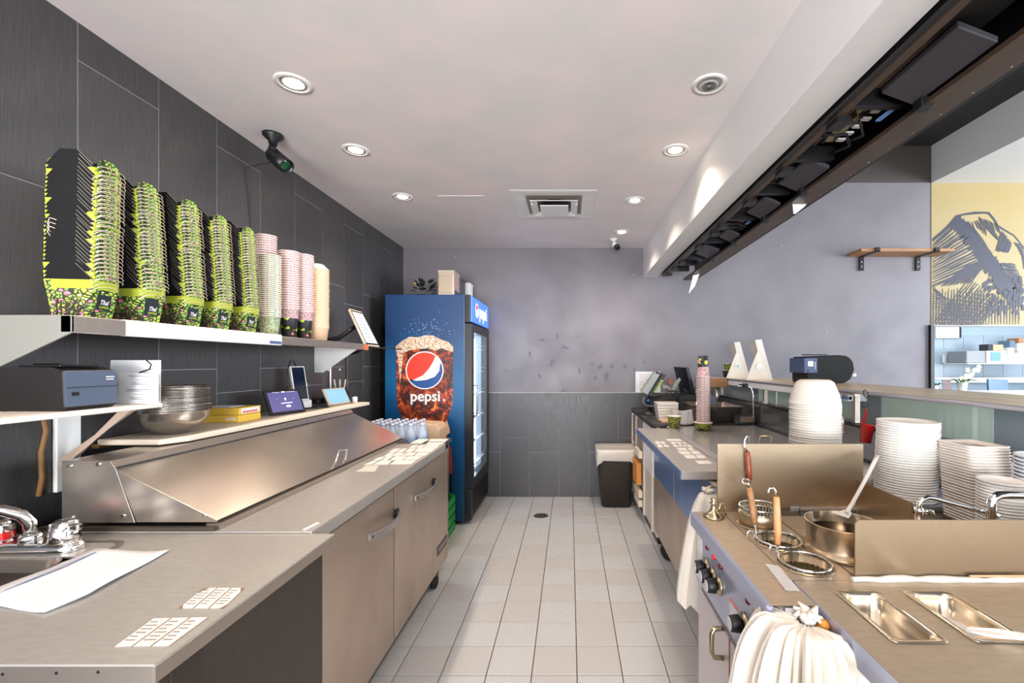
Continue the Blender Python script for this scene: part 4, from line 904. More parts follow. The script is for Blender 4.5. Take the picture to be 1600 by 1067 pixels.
# ---------------- cup stacks
def cup_mesh(rb, rt, h, rim=.003, n=28):
    return [(rb*.96, 0), (rb, .001), (rt, h-.003), (rt+rim, h-.003), (rt+rim, h), (rt-.001, h), (rb-.002, .004), (.001, .004)]
def cup_stack(name, cat, x, y, z, rb, rt, h, pitch, n, mbody, mrim, grp, lbl_mid, lbl_bot, lbl_top, lower=None, invert=False, jit=.001, lean=(0,0), n_seg=28, split=True):
    first = None
    for i in range(n):
        if first is None:
            r = thing(name, lbl_bot, cat, (x, y, z), group=grp)
            S = -1 if invert else 1; o = (x, y, z)
            def pf(pr): return [(a, (h-b if invert else b)) for a, b in pr]
            lf = .4 if h < .12 else .66; hb = h*lf; rbm = rb+(rt-rb)*lf
            if lower:
                MB().lathe(pf([(rb, 0), (rbm, hb)]), o, n_seg, cap0=True, cap1=False).build('lower_wall', lower, r)
                MB().lathe(pf([(rbm, hb), (rt, h-.003)]), o, n_seg, cap0=False, cap1=False).build('upper_wall', mbody, r)
            else: MB().lathe(pf([(rb, 0), (rt, h-.003)]), o, n_seg, cap1=False).build('wall', mbody, r)
            MB().lathe(pf([(rt, h-.0035), (rt+.003, h-.0035), (rt+.003, h), (rt-.001, h), (rt-.002, h-.01)]), o, n_seg, cap0=False, cap1=False).build('rolled_rim', mrim, r)
            first = r
        else:
            loc = (x+lean[0]*i+random.uniform(-jit, jit), y+lean[1]*i+random.uniform(-jit, jit), z+pitch*i)
            copy_thing(first, loc, lbl_top if i == n-1 else lbl_mid.replace(' nested in', ', %s from the bottom in' % ORDW[i]))
    return first
RIMW = mat('rim_cream', (238, 226, 212), .5)
cup_stack('paper_cup', 'cup', -1.452, 2.135, SZ+.003, .036, .047, .092, .0094, 32, GREENW, RIMW, 'green patterned cups on the long shelf', 'pale green patterned paper cup nested in the short stack', 'bottom pale green patterned paper cup of its stack', 'topmost pale green patterned paper cup, next to the pails', lower=GREENW)
BLKP = leafy('black_leaf_print', (26, 28, 32), (24, 26, 30), (190, 205, 60), .06, 40, .02)
for x, y, n, w_ in [(-1.60, 2.33, 32, 'rear'), (-1.452, 2.285, 25, 'middle front'), (-1.45, 2.41, 26, 'right front')]:
    cup_stack('tall_paper_cup', 'cup', x, y, 1.526, .032, .0455, .15, .0122 if w_ != 'rear' else .0125, n, PINKP, mat('rim_pink', (240, 214, 206), .5) if 'rim_pink' not in bpy.data.materials else bpy.data.materials['rim_pink'], 'pink patterned cups, %s stack' % w_, 'pink dotted paper cup nested in the %s pink stack' % w_, 'bottom pink and black paper cup of the %s pink stack' % w_, 'topmost pink dotted paper cup of the %s pink stack' % w_, lower=BLKP)
KR = mat('kraft_bowl', (214, 176, 140), .6); KRR = mat('kraft_rim', (232, 204, 172), .6)
cup_stack('kraft_bowl', 'bowl', -1.452, 2.535, 1.525, .052, .062, .075, .0121, 28, KR, KRR, 'kraft bowls on the far shelf', 'tan kraft bowl nested in the wide shelf stack', 'bottom tan kraft bowl of the wide shelf stack', 'topmost tan kraft bowl of the wide shelf stack')
MB().lathe([(.066, 0), (.066, .003), (.056, .012), (.04, .03), (.03, .034), (.001, .034)], (-1.452, 2.535, 1.525+.075+27*.0121+.001), 28, cap0=False, cap1=False).build('dome_lid', CLEARP, None, label='clear plastic dome lid on top of the kraft bowl stack', cat='lid')
# ------------------------------------------------------------------ fridge
FX0, FX1, FY0, FY1, FZ = -1.59, -.905, 3.8, 4.6, 1.984
fg = thing('drinks_fridge', 'tall blue cola drinks fridge with a lit glass door', 'fridge', (-1.22, 4.2, 0))
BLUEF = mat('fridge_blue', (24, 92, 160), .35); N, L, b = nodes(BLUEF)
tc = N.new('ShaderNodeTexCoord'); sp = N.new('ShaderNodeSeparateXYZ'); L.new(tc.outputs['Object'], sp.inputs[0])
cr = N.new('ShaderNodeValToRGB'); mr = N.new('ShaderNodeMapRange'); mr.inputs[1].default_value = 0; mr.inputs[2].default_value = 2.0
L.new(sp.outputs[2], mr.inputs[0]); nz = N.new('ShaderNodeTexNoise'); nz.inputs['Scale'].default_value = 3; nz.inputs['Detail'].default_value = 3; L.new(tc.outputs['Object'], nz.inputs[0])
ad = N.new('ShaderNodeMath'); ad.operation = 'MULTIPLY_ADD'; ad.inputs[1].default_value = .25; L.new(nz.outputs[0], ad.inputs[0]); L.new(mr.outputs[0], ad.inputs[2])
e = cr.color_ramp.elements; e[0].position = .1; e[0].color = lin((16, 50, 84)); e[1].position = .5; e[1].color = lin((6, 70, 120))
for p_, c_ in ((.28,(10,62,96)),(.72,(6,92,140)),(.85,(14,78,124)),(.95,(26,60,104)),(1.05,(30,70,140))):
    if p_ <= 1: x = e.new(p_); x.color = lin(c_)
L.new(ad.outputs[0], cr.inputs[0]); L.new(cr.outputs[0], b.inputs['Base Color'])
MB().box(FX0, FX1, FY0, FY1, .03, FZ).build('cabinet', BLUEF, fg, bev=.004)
def FS(u, v, d=0): return PY(u, v, FY0-d)
def fpoly(mb, pts, d): mb.poly([FS(u, v, d) for u, v in pts][::-1] if ccwpx(pts) else [FS(u, v, d) for u, v in pts])
def ccwpx(p):
    return sum(p[i][0]*p[(i+1) % len(p)][1]-p[(i+1) % len(p)][0]*p[i][1] for i in range(len(p))) < 0
COLA = mat('cola_print', (90, 26, 16), .35); N, L, b = nodes(COLA)
tc = N.new('ShaderNodeTexCoord'); v1 = N.new('ShaderNodeTexNoise'); v1.inputs['Scale'].default_value = 14; v1.inputs['Detail'].default_value = 6; v1.inputs['Distortion'].default_value = 1.2; L.new(tc.outputs['Object'], v1.inputs[0])
cr = N.new('ShaderNodeValToRGB'); e = cr.color_ramp.elements; e[0].position = .36; e[0].color = lin((30, 10, 10)); e[1].position = .74; e[1].color = lin((250, 170, 80))
for p_, c_ in ((.47,(78,20,12)),(.56,(140,44,22)),(.64,(206,90,40))): x = e.new(p_); x.color = lin(c_)
L.new(v1.outputs[0], cr.inputs[0])
v3 = N.new('ShaderNodeTexVoronoi'); v3.inputs['Scale'].default_value = 110; L.new(tc.outputs['Object'], v3.inputs[0])
l3 = N.new('ShaderNodeMath'); l3.operation = 'LESS_THAN'; l3.inputs[1].default_value = .16; L.new(v3.outputs['Distance'], l3.inputs[0])
mx = N.new('ShaderNodeMix'); mx.data_type = 'RGBA'; L.new(l3.outputs[0], mx.inputs[0]); L.new(cr.outputs[0], mx.inputs[6]); mx.inputs[7].default_value = lin((232, 190, 150)); L.new(mx.outputs[2], b.inputs['Base Color'])
FOAM = grain(mat('foam_print', (236, 216, 192), .4), (170, 120, 90), (30, 30, 30), 2, .4, .62, detail=6)
m = MB(); fpoly(m, [(619,545),(708,545),(707.5,600),(707,628),(704,640),(699,655),(698,668),(700,685),(692,690),(640,690),(630,655),(622,640),(620,625),(619.5,590)], .0012); gp = m.build('cola_glass_print', COLA, fg)
m = MB(); fpoly(m, [(619,550),(618.5,541),(628,533),(640,526),(652,527),(664,524),(676,524),(688,530),(700,534),(708,541),(708,550),(700,548),(690,544),(680,548),(668,544),(655,545),(640,547),(630,552),(628,575),(625,600),(622,560)], .002); m.build('foam_print', FOAM, fg)
m = MB(); fpoly(m, [(640,690),(640,672),(652,668),(668,667),(680,678),(686,690)], .002); m.build('hand_print', mat('skin_print', (206, 164, 128), .5), fg)
m = MB(); fpoly(m, [(692,664),(698,656),(702,668),(703,676),(694,682),(689,676)], .002); m.build('finger_print', mat('skin_print_light', (232, 188, 160), .5), fg)
m = MB(); fpoly(m, [(699,690),(705,700),(707,730),(706,740),(699,740)], .002); m.build('arm_print', mat('arm_print', (160, 50, 36), .5), fg)
m = MB(); fpoly(m, [(699,740),(706,740),(706,766),(700,770)], .002); m.build('cuff_print', BLACK, fg)
m = MB()
for q in range(90):
    u = random.gauss(668, 18); v = random.gauss(515, 9); s = random.uniform(.3, .9)
    if 610 < u < 725 and v < 530: m.poly([FS(u+s*math.cos(a), v-s*math.sin(a), .003) for a in (0, 1.57, 3.14, 4.71)])
m.build('spray_print', mat('spray', (150, 200, 220), .5), fg, kind='stuff')
# round emblem: white disc, red cap, white wave, blue base
cx, cy, R = 663.5, 578.5, 28.2
def circ(r, a0, a1, n=20): return [(cx+r*math.cos(math.radians(a0+(a1-a0)*i/n)), cy-r*math.sin(math.radians(a0+(a1-a0)*i/n))) for i in range(n+1)]
m = MB(); fpoly(m, circ(R+1.5, 0, 351, 39), .0030); em = m.build('emblem', WHITE, fg)
m = MB(); top = circ(R-.3, 52, 218, 26); curve = [(cx-14, cy+13), (cx-3, cy+8), (cx+7, cy-3), (cx+13, cy-13)]
fpoly(m, top+curve, .0042); m.build('red_field', mat('emblem_red', (226, 56, 36), .4), em)
m = MB(); low = circ(R-.3, -150, 25, 26)[::1]; curve = [(cx+24, cy-9), (cx+23, cy+1), (cx+16, cy+10), (cx+3, cy+15), (cx-12, cy+16.5)]
fpoly(m, low+curve, .0042); m.build('blue_field', mat('emblem_blue', (24, 76, 140), .4), em)
m = MB(); add_text(m, 'pepsi', .128, tuple(FS(664.5, 619.5, .0045)), (1,0,0), (0,0,1), bold=.003, squeeze=.98); m.build('lettering', WHITE, fg)
m = MB(); fpoly(m, [(693.6+1.6*math.cos(a*.785), 625-1.8*math.sin(a*.785)) for a in range(8)], .0045); m.build('dot', WHITE, fg)
# door side: black frame, header sign, glass, shelves
KX = -.843; BK = mat('fridge_black', (22, 24, 28), .35)
MB().box(FX1+.001, KX-.012, FY0+.005, FY1, 1.745, 1.984).build('header', BK, fg, bev=.004)
SIGN = mat('sign_blue', (50, 90, 210), .3, emit=(62, 104, 220), es=.9); SIGNW = mat('sign_white', (240, 240, 250), .3, emit=(240, 240, 255), es=1.1); SIGNR = mat('sign_red', (220, 60, 60), .3, emit=(220, 60, 70), es=.8)
MB().box(KX-.011, KX, FY0+.012, FY1-.01, 1.752, 1.975).build('lit_sign', SIGN, fg, bev=.004)
m = MB(); add_text(m, 'pepsi', .17, (KX+.0015, 4.30, 1.87), (0,1,0), (0,0,1), bold=.004, squeeze=1.0); m.build('sign_lettering', SIGNW, fg)
m = MB(); m.poly([(KX+.0012, 4.02+.065*math.cos(a*.3927), 1.87+.065*math.sin(a*.3927)) for a in range(16)]); m.build('sign_emblem', SIGNW, fg)
m = MB(); m.poly([(KX+.002, 4.02+.058*math.cos(a), 1.87+.058*math.sin(a)) for a in [math.radians(30+q*15) for q in range(12)]]); m.build('sign_red', SIGNR, fg)
GY0, GY1, GZ0, GZ1 = 3.90, 4.50, .385, 1.66
MB().box(FX1+.001, KX, FY0+.008, GY0, .31, 1.735).box(FX1+.001, KX, GY1, FY1, .31, 1.735).box(FX1+.001, KX, GY0, GY1, .31, GZ0).box(FX1+.001, KX, GY0, GY1, GZ1, 1.735).build('door_frame', BK, fg)
for c in list(fg.children):
    if c.name.startswith('cabinet'): fg_cab = c
# interior box set into the frame depth (shallow lit cavity) - recess
INT = mat('fridge_liner', (190, 205, 225), .4, emit=(150, 180, 225), es=.35)
MB().box(FX1+.0005, FX1+.003, GY0, GY1, GZ0, GZ1).build('liner', INT, fg)
FL = mat('fridge_tube_light', (255, 255, 255), .3, emit=(225, 238, 255), es=9)
MB().box(FX1+.004, FX1+.014, GY0+.26, GY0+.285, GZ0+.04, GZ1-.04).build('tube_light', FL, fg)
for k in range(6):
    z = GZ0+.09+k*.21; m = MB()
    m.tube([(FX1+.04, GY0+.01, z), (FX1+.04, GY1-.01, z)], .004, 6)
    for q in range(22): m.box(FX1+.012, FX1+.04, GY0+.015+q*.0265, GY0+.018+q*.0265, z-.002, z+.002)
    m.tube([(FX1+.04, GY0+.01, z+.035), (FX1+.04, GY1-.01, z+.035)], .003, 6)
    m.build('wire_shelf', mat('white_wire', (230, 235, 240), .4) if 'white_wire' not in bpy.data.materials else bpy.data.materials['white_wire'], fg)
for k in range(5): MB().box(FX1+.005, FX1+.03, GY0+.02, GY0+.2, GZ0+.07+k*.235, GZ0+.078+k*.235).build('shelf_clip', mat('clip_blue', (60, 90, 150), .4) if 'clip_blue' not in bpy.data.materials else bpy.data.materials['clip_blue'], fg)
MB().box(KX-.006, KX-.003, GY0, GY1, GZ0, GZ1).build('glass', GLASS, fg)
MB().tube([(KX, 3.855, .93), (KX+.03, 3.855, .935), (KX+.034, 3.855, 1.0), (KX+.034, 3.855, 1.14), (KX+.03, 3.855, 1.195), (KX, 3.855, 1.2)], .009, 8).build('door_handle', mat('handle_grey', (150, 150, 146), .3, .8), fg)
MB().box(FX1+.001, KX-.006, FY0+.01, FY1, .04, .305).build('grille', BK, fg, bev=.004)
for k in range(8): MB().box(KX-.006, KX+.001, FY0+.1, FY1-.05, .075+k*.026, .085+k*.026).build('grille_slat', BK, fg)
for x in (FX0+.06, FX1-.06):
    for y in (FY0+.06, FY1-.06): MB().cyl((x, y, 0), .02, .03, 10).build('foot', BLACK, fg)
# things on the fridge
def box_on_fridge(u0, u1, vt_, y, dep, name, lbl, m, facem=None):
    a = PY(u0, vt_, y); b2 = PY(u1, vt_, y); t_ = thing(name, lbl, 'tin box', ((a.x+b2.x)/2, y+dep/2, FZ))
    MB().box(a.x, b2.x, y, y+dep, FZ+.001, a.z).build('tin', m, t_, bev=.004)
    MB().box(a.x-.003, b2.x+.003, y-.003, y+dep+.003, a.z-.02, a.z+.003).build('lid', m, t_, bev=.003)
    return t_, a, b2
t_, a, b2 = box_on_fridge(684.5, 709, 422.5, 3.84, .2, 'tea_tin', 'largest cream square tin on top of the drinks fridge', mat('tin_cream', (196, 180, 160), .35, .3))
MB().box(a.x+.012, b2.x-.012, 3.832, 3.839, FZ+.02, a.z-.035).build('front_panel', mat('tin_tan', (186, 168, 146), .3, .3), t_, bev=.002)
MB().box(b2.x+.0005, b2.x+.0015, 3.85, 4.03, FZ+.06, a.z-.04).build('side_print', PINKP, t_)
MB().box(b2.x+.0006, b2.x+.002, 3.87, 4.02, FZ+.01, FZ+.05).build('side_label', mat('tin_dark', (60, 66, 80), .4), t_)
t_, a, b2 = box_on_fridge(706, 717, 434, 4.08, .14, 'tea_tin', 'narrow dark printed tin behind the largest cream tin', mat('tin_dark2', (80, 70, 76), .4))
t_, a, b2 = box_on_fridge(709, 723, 437, 4.26, .1, 'tea_tin', 'black and white printed box, middle of the fridge-top row', mat('tin_black', (40, 44, 50), .4))
MB().box(b2.x+.0005, b2.x+.003, 4.27, 4.35, FZ+.01, FZ+.08).build('side_print', PINKP, t_)
t_, a, b2 = box_on_fridge(716, 734, 442, 4.42, .14, 'tea_tin', 'white printed box at the far end of the fridge-top row', WHITE)
MB().box(a.x+.02, b2.x+.002, 4.418, 4.4195, FZ+.03, FZ+.07).build('front_print', PINKP, t_)
fp = thing('dark_plant', 'dark leafy artificial plant behind the tins on the fridge', 'plant', (-1.38, 4.1, FZ))
MB().lathe([(.05, .001), (.07, .04), (.05, .04)], (-1.36, 4.1, FZ), 12).build('pot', BLACK, fp)
for q in range(46):
    a = random.uniform(0, 6.28); el = random.uniform(.0, 1.3); r0 = random.uniform(.05, .13); d = Vector((math.cos(a)*math.cos(el), math.sin(a)*math.cos(el), math.sin(el)))
    c = Vector((-1.35, 4.1, FZ+.06))+Vector((d.x*r0, d.y*r0, d.z*r0*.9)); n = d.cross(Vector((0,0,1))).normalized()*.018
    if q < 40:
        o_ = MB().poly([c, c+d*.03+n, c+d*.06, c+d*.03-n]).build('leaf', mat('dark_leaf', (36, 44, 30), .5) if 'dark_leaf' not in bpy.data.materials else bpy.data.materials['dark_leaf'], fp, solid=.002)
MB().lathe([(.001,0),(.018,.008),(.001,.02)], (-1.40, 4.0, FZ+.12), 8).build('yellow_bud', YELLOWC, fp)
# ---------------- bottles on low table between prep table and fridge
lt = thing('low_table', 'low steel table between the prep table and the fridge', 'table', (-1.3, 3.3, 0))
MB().box(-1.66, -.99, 2.93, 3.72, .735, .765).build('tabletop', STEEL, lt, bev=.003)
for x in (-1.63, -1.02):
    for y in (2.96, 3.69): MB().cyl((x, y, 0), .015, .735, 10).build('leg', STEEL_DK, lt)
WATER = mat('water_bottle', (214, 226, 240), .08, alpha=.45); CAPB = mat('cap_blue_white', (200, 205, 222), .4)
bp = None
def bottle(x, y, z, lbl, grp):
    global bp
    if bp is None:
        bp = thing('water_bottle', lbl, 'bottle', (x, y, z), group=grp)
        MB().lathe([(.028, 0), (.031, .006), (.031, .05), (.029, .06), (.031, .07), (.031, .13), (.026, .155), (.013, .185), (.012, .2)], (x, y, z), 14).build('body', WATER, bp)
        MB().lathe([(.0315, .07), (.0315, .115)], (x, y, z), 14, cap0=False, cap1=False).build('label_band', mat('band_blue', (150, 175, 210), .4), bp)
        MB().lathe([(.0145, .198), (.0145, .215)], (x, y, z), 12).build('cap', CAPB, bp)
        return bp
    return copy_thing(bp, (x, y, z), lbl, group=grp)
for i in range(6):
    for j in range(5): bottle(-1.40+i*.063, 3.02+j*.066, .766, 'small water bottle, %s row from the front, %s from left in the wrapped pack' % (ORDW[j], ORDW[i]), 'water bottles in the pack')
bottle(-1.015, 3.05, .766, 'single water bottle at the right end of the bottle pack', 'single bottle')
kb = MB().prism([(-1.05,3.3,.766),(-.98,3.3,.766),(-.97,3.3,.9),(-1.0,3.3,.935),(-1.18,3.3,.945),(-1.2,3.3,.94),(-1.2,3.3,.766)][::-1], (0,.2,0)).build('kraft_carton', KRAFT, None, bev=.004, label='tan carton in front of the fridge beside the water bottles', cat='carton')
ct = thing('green_crate', 'green plastic crate on the floor between prep table and fridge', 'crate', (-1.14, 3.6, 0))
gx0, gx1, gy0, gy1 = -1.32, -.963, 3.45, 3.72
for k in range(4): MB().box(gx1-.012, gx1, gy0, gy1, .005+k*.075, .06+k*.075).build('side_slat', GREEN, ct)
for k in range(4): MB().box(gx0, gx1-.012, gy0, gy0+.012, .005+k*.075, .06+k*.075).build('front_slat', GREEN, ct)
MB().box(gx0, gx1-.012, gy1-.012, gy1, .001, .295).box(gx0, gx0+.012, gy0, gy1, .001, .295).box(gx0, gx1, gy0, gy1, .001, .008).box(gx1-.03, gx1-.013, gy0+.013, gy0+.03, .008, .295).build('frame', GREEN, ct)
# floor drain
fd = thing('floor_drain', 'round perforated steel floor drain among the floor tiles', 'drain', (-.262, 4.03, 0))
MB().lathe([(.066, 0), (.066, .003), (.058, .004), (.056, .0015), (.001, .0015)], (-.262, 4.03, 0), 28, cap0=False, cap1=False).build('ring', mat('drain_metal', (120, 116, 110), .45, .8), fd)
m = MB()
for rr, nn_ in ((.02, 5), (.042, 10)):
    for q in range(nn_): a = q*6.283/nn_; m.lathe([(.0085, .0016), (.0085, .0022)], (-.262+rr*math.cos(a), 4.03+rr*math.sin(a), 0), 8)
m.build('holes', BLACK, fd, kind='stuff')
# trash bin
tb = thing('trash_bin', 'dark brown trash bin with a white liner by the back wall', 'bin', (.45, 4.4, 0))
BINM = mat('bin_brown', (50, 44, 40), .5)
m = MB(); loft(m, [rrect(.315, .595, 4.26, 4.52, .05, .003), rrect(.275, .625, 4.23, 4.55, .06, .5), rrect(.268, .632, 4.22, 4.56, .06, .555)], cap=False); m.f.append(list(range(28))[::-1]); m.m.append(0); m.sm.append(False)
m.build('body', BINM, tb, solid=.004)
m = MB(); n_ = 28; top = rrect(.262, .639, 4.212, 4.568, .06, .565); mid = rrect(.260, .641, 4.210, 4.570, .06, .545)
low = []
for i, p in enumerate(mid):
    u_ = (p[0]-.45)/.19; front = p[1] < 4.3
    drop = .06+.09*(abs(u_)**3 if front else .5)+.006*math.sin(i*2.1); low.append((p[0], p[1], .545-drop))
inn = rrect(.29, .61, 4.25, 4.53, .05, .535)
loft(m, [low, mid, top, inn], cap=True); m.build('liner', BAG, tb, solid=.002)
# ------------------------------------------------------------------ right: service counter with ledge and glass
LX0, LX1, LZ = 1.43, 1.96, 1.257
lg = thing('service_ledge', 'long wood-look service ledge running over the right counter', 'ledge', (1.7, 2.4, 1.23))
MB().box(LX0+.006, LX1, -.2, 4.28, 1.243, LZ).build('board', LEDGEW, lg, bev=.002)
MB().tube([(LX0+.006, -.2, 1.249), (LX0+.006, 4.28, 1.249)], .0095, 10).build('edge_nosing', mat('nosing_grey', (186, 180, 186), .3, .5), lg)
MB().box(LX0+.004, LX0+.10, 2.27, 4.2, 1.197, 1.242).build('light_housing', mat('housing_white', (224, 224, 224), .4), lg, bev=.003)
MB().box(LX0+.003, LX0+.02, 2.27, 2.34, 1.205, 1.222).build('switch', mat('switch_blue', (110, 130, 170), .4), lg)
er = thing('end_shelf', 'short wood-edged return shelf at the far end of the ledge', 'shelf', (1.36, 4.12, 1.2))
MB().box(1.28, 1.425, 4.0, 4.45, 1.25, 1.262).build('top', mat('grey_top', (170, 164, 158), .4), er)
MB().box(1.275, 1.425, 3.99, 4.0, 1.175, 1.258).build('wood_edge', WOOD, er, bev=.004)
MB().cyl((1.36, 4.08, .925), .025, .325, 14).build('post', STEEL, er)
# counter body below and customer side
cb_ = thing('service_counter', 'counter base wall under the service ledge', 'counter', (1.7, 2.4, 0))
MB().box(1.47, 1.93, -.2, 4.5, 0, .9).build('body', mat('body_dark', (60, 62, 68), .5), cb_)
MB().box(LX0+.002, 1.47, 1.43, 4.3, .905, 1.075).build('splash_panel', mat('dark_mirror_steel', (160, 162, 166), .2, .85), cb_)
MB().box(LX0-.004, LX0+.012, .2, 4.3, 1.076, 1.088).build('glass_trim', BLACKM, cb_)
MB().box(1.47, 1.93, -.2, 4.3, .901, .93).build('deck', STEEL, cb_)
for y in (2.25, 3.3, 4.25, 1.2, .3): MB().box(1.455, 1.48, y, y+.025, 1.089, 1.242).build('glass_post', STEEL, cb_)
for y0, y1 in ((2.275, 3.3), (3.325, 4.25), (1.225, 2.25), (.325, 1.2)): MB().box(1.465, 1.471, y0+.002, y1-.002, 1.089, 1.241).build('glass_pane', GLASS, cb_)
# added screen of dark tile piers and green panels, imitating reflections in the glass
cs_ = thing('reflection_screen', 'added screen of dark tiles and pale green panels imitating the glass reflection', 'screen', (1.94, 2.4, .93))
DT = grain(mat('blue_dark_tile', (60, 76, 98), .3), (46, 58, 78), (60, 60, 3), 3)
def uy(u, X=1.93): return X*F/(u-U0)
edges = [(1640,1561,'t'),(1560,1384,'g'),(1383,1338,'t'),(1337,1319,'g'),(1318,1262,'t'),(1261,1218,'g'),(1217,1190,'g'),(1189,1160,'t')]
for u0, u1, k in edges:
    y0, y1 = uy(u0), uy(u1)
    if k == 'g':
        MB().box(1.905, 1.918, y0, y1-.004, 1.02, 1.24).build('pale_panel', FROST, cs_); MB().box(1.902, 1.92, y0, y1-.004, .985, 1.018).build('panel_foot', STEEL, cs_); MB().box(1.905, 1.925, y0, y1-.004, .931, .984).build('lower_tile', DT, cs_)
    else:
        n = max(1, int((y1-y0)/.16))
        for q in range(n): MB().box(1.905, 1.925, y0+(y1-y0)*q/n+.002, y0+(y1-y0)*(q+1)/n-.002, .931, 1.24).build('tile', DT, cs_)
# ---------------- far right prep table
rp = thing('prep_table', 'right stainless prep table with flat lid and narrow work shelf', 'prep table', (1.0, 2.6, 0))
BX = .638; RZ = .905; RY0, RY1 = 2.02, 3.35
BLUEFACE = grain(mat('steel_blue', (110, 150, 215), .28, .75), (150, 180, 228), (40, 40, 1), 2, .3, .7)  # streaky blue steel for the door fronts and shelf edge
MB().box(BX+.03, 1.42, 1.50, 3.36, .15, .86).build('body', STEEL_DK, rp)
for y0, y1 in ((1.52, 2.10), (2.70, 3.34), (2.11, 2.69)):
    MB().box(BX, BX+.028, y0+.003, y1-.003, .145, .855).build('door', STEEL_X, rp, bev=.003)
    MB().box(BX-.001, BX, y0+.006, y1-.006, .56, .85).build('blue_protective_film', BLUEFACE, rp)
MB().box(.51, .745, RY0, RY1, RZ-.045, RZ-.005).build('work_shelf', STEEL_TOP, rp, bev=.002)
MB().box(.505, .5095, RY0+.002, RY1, RZ-.047, RZ-.004).build('blue_edge_sheet', BLUEFACE, rp)
MB().box(.735, .765, 1.47, RY1, RZ-.005, RZ+.012).build('rail', mat('rail_light', (210, 206, 204), .3, .7), rp, bev=.002)
MB().prism([(.765,1.46,RZ+.002),(.765,1.46,RZ+.010),(1.40,1.46,RZ+.016),(1.40,1.46,RZ+.002)][::-1], (0,RY1-1.46,0)).build('lid', mat('mirror_lid_steel', (206, 204, 202), .22, .75), rp)
MB().box(.765, 1.427, 1.46, RY1, RZ-.04, RZ+.001).build('frame', STEEL, rp)
m = MB().tube([(1.13, 2.62, RZ+.012), (1.13, 2.62, RZ+.055), (1.17, 2.60, RZ+.06), (1.19, 2.60, RZ+.055), (1.19, 2.60, RZ+.012)], .005, 8).build('lid_handle', mat('brass_handle', (220, 200, 160), .25, .8), rp)
MB().box(.62, .78, 1.47, RY0-.003, .80, .84).build('angle_bracket', STEEL, rp)
for y in (1.7, 3.12):
    for x in (.715, 1.30):
        MB().cyl((x-.0, y-.016, .072), .072, .032, 24, axis=(0,1,0)).build('caster_wheel', RUBBER, rp); MB().box(x-.024, x+.024, y-.02, y+.02, .1, .15).build('caster_fork', STEEL_DK, rp)
def gq(x, y, w_, h): return [(x, y), (x+w_, y), (x+w_, y+h), (x, y+h)]
cqs = [[(1022,689.5),(1029,689.5),(1032,693.5),(1026,694)],[(1031,690),(1037,690),(1041,693.5),(1034,693.5)],[(1027,695),(1033,695),(1036,699),(1029,699)],[(1036,695),(1042,695),(1047,698.5),(1039,698.5)],
 [(1040,686),(1062,686),(1066,689),(1044,689)],[(1046,690.5),(1054,690.5),(1057,694),(1050,694)],[(1056,690.5),(1062,690.5),(1066,694),(1060,694)],[(1065,690.5),(1070,690.5),(1074,693.5),(1069,693.5)],
 [(1051,695),(1057,695),(1060,698.5),(1054,698.5)],[(1059,695),(1064,695),(1067,698),(1062,698)],[(1066,695),(1070,695),(1074,698),(1069,698)],[(1073,695),(1078,695),(1083,699),(1076,699)],
 [(1057,700),(1071,700),(1075,704),(1061,704)],[(1074,700),(1081,700),(1085,704),(1077,704)],[(1058,705.5),(1076,705),(1080,710),(1065,710)],[(1078,705),(1091,705),(1096,709.5),(1083,710)],
 [(1067,711),(1083,711),(1089,716.5),(1073,716.5)],[(1086,711),(1099,711),(1104,716),(1091,716.5)],[(1085,720),(1107,720),(1113,724.5),(1092,725)]]
for q in cqs:
    P = sorted_ccw([PZ(u, v, RZ-.005)+Vector((0,0,.0004)) for u, v in q])
    MB().prism(P, (0,0,.0008)).build('worktop_label', LABELM, None, label=LBL_L(q, 'right work shelf'), cat='label', group='small labels on the right work shelf')
# far white cabinet
wc = thing('storage_cabinet', 'white open cabinet with black worktop beside the trash bin', 'cabinet', (1.05, 4.0, 0))
CBW = mat('cabinet_white', (206, 196, 182), .5)
MB().box(.665, .69, 3.38, 4.6, .06, .90).box(.69, 1.40, 4.575, 4.6, .06, .9).build('side_panel', CBW, wc)
MB().box(.645, 1.425, 3.38, 4.61, .905, .925).build('worktop', mat('worktop_dark', (60, 54, 50), .3), wc, bev=.002)
MB().box(.645, .664, 3.38, 4.6, .885, .904).build('edge_trim', BLACKM, wc)
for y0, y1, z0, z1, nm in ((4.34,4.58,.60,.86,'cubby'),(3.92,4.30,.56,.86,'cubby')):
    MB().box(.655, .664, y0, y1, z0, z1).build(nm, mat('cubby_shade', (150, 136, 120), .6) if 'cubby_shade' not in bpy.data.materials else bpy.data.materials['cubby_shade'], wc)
for y in (4.59, 4.32, 3.88, 3.5): MB().box(.645, .6645, y-.018, y+.008, .06, .884).build('face_stile', CBW, wc, bev=.002)
MB().box(.650, .662, 3.45, 3.86, .5, .88).build('white_door', WHITE, wc, bev=.002)
MB().box(.68, 1.42, 3.4, 4.6, .9, .904).box(.68, 1.4, 3.4, 4.6, 0, .06).build('carcass', BLACK, wc)
oc = MB().box(.60, .643, 3.95, 4.2, .30, .50).build('orange_box', mat('orange_card', (214, 140, 60), .6), wc, bev=.003)
for z in (.12, .2, .55): MB().box(.61, .644, 3.9, 4.18, z, z+.06).build('cream_carton', CREAM, wc, bev=.003)
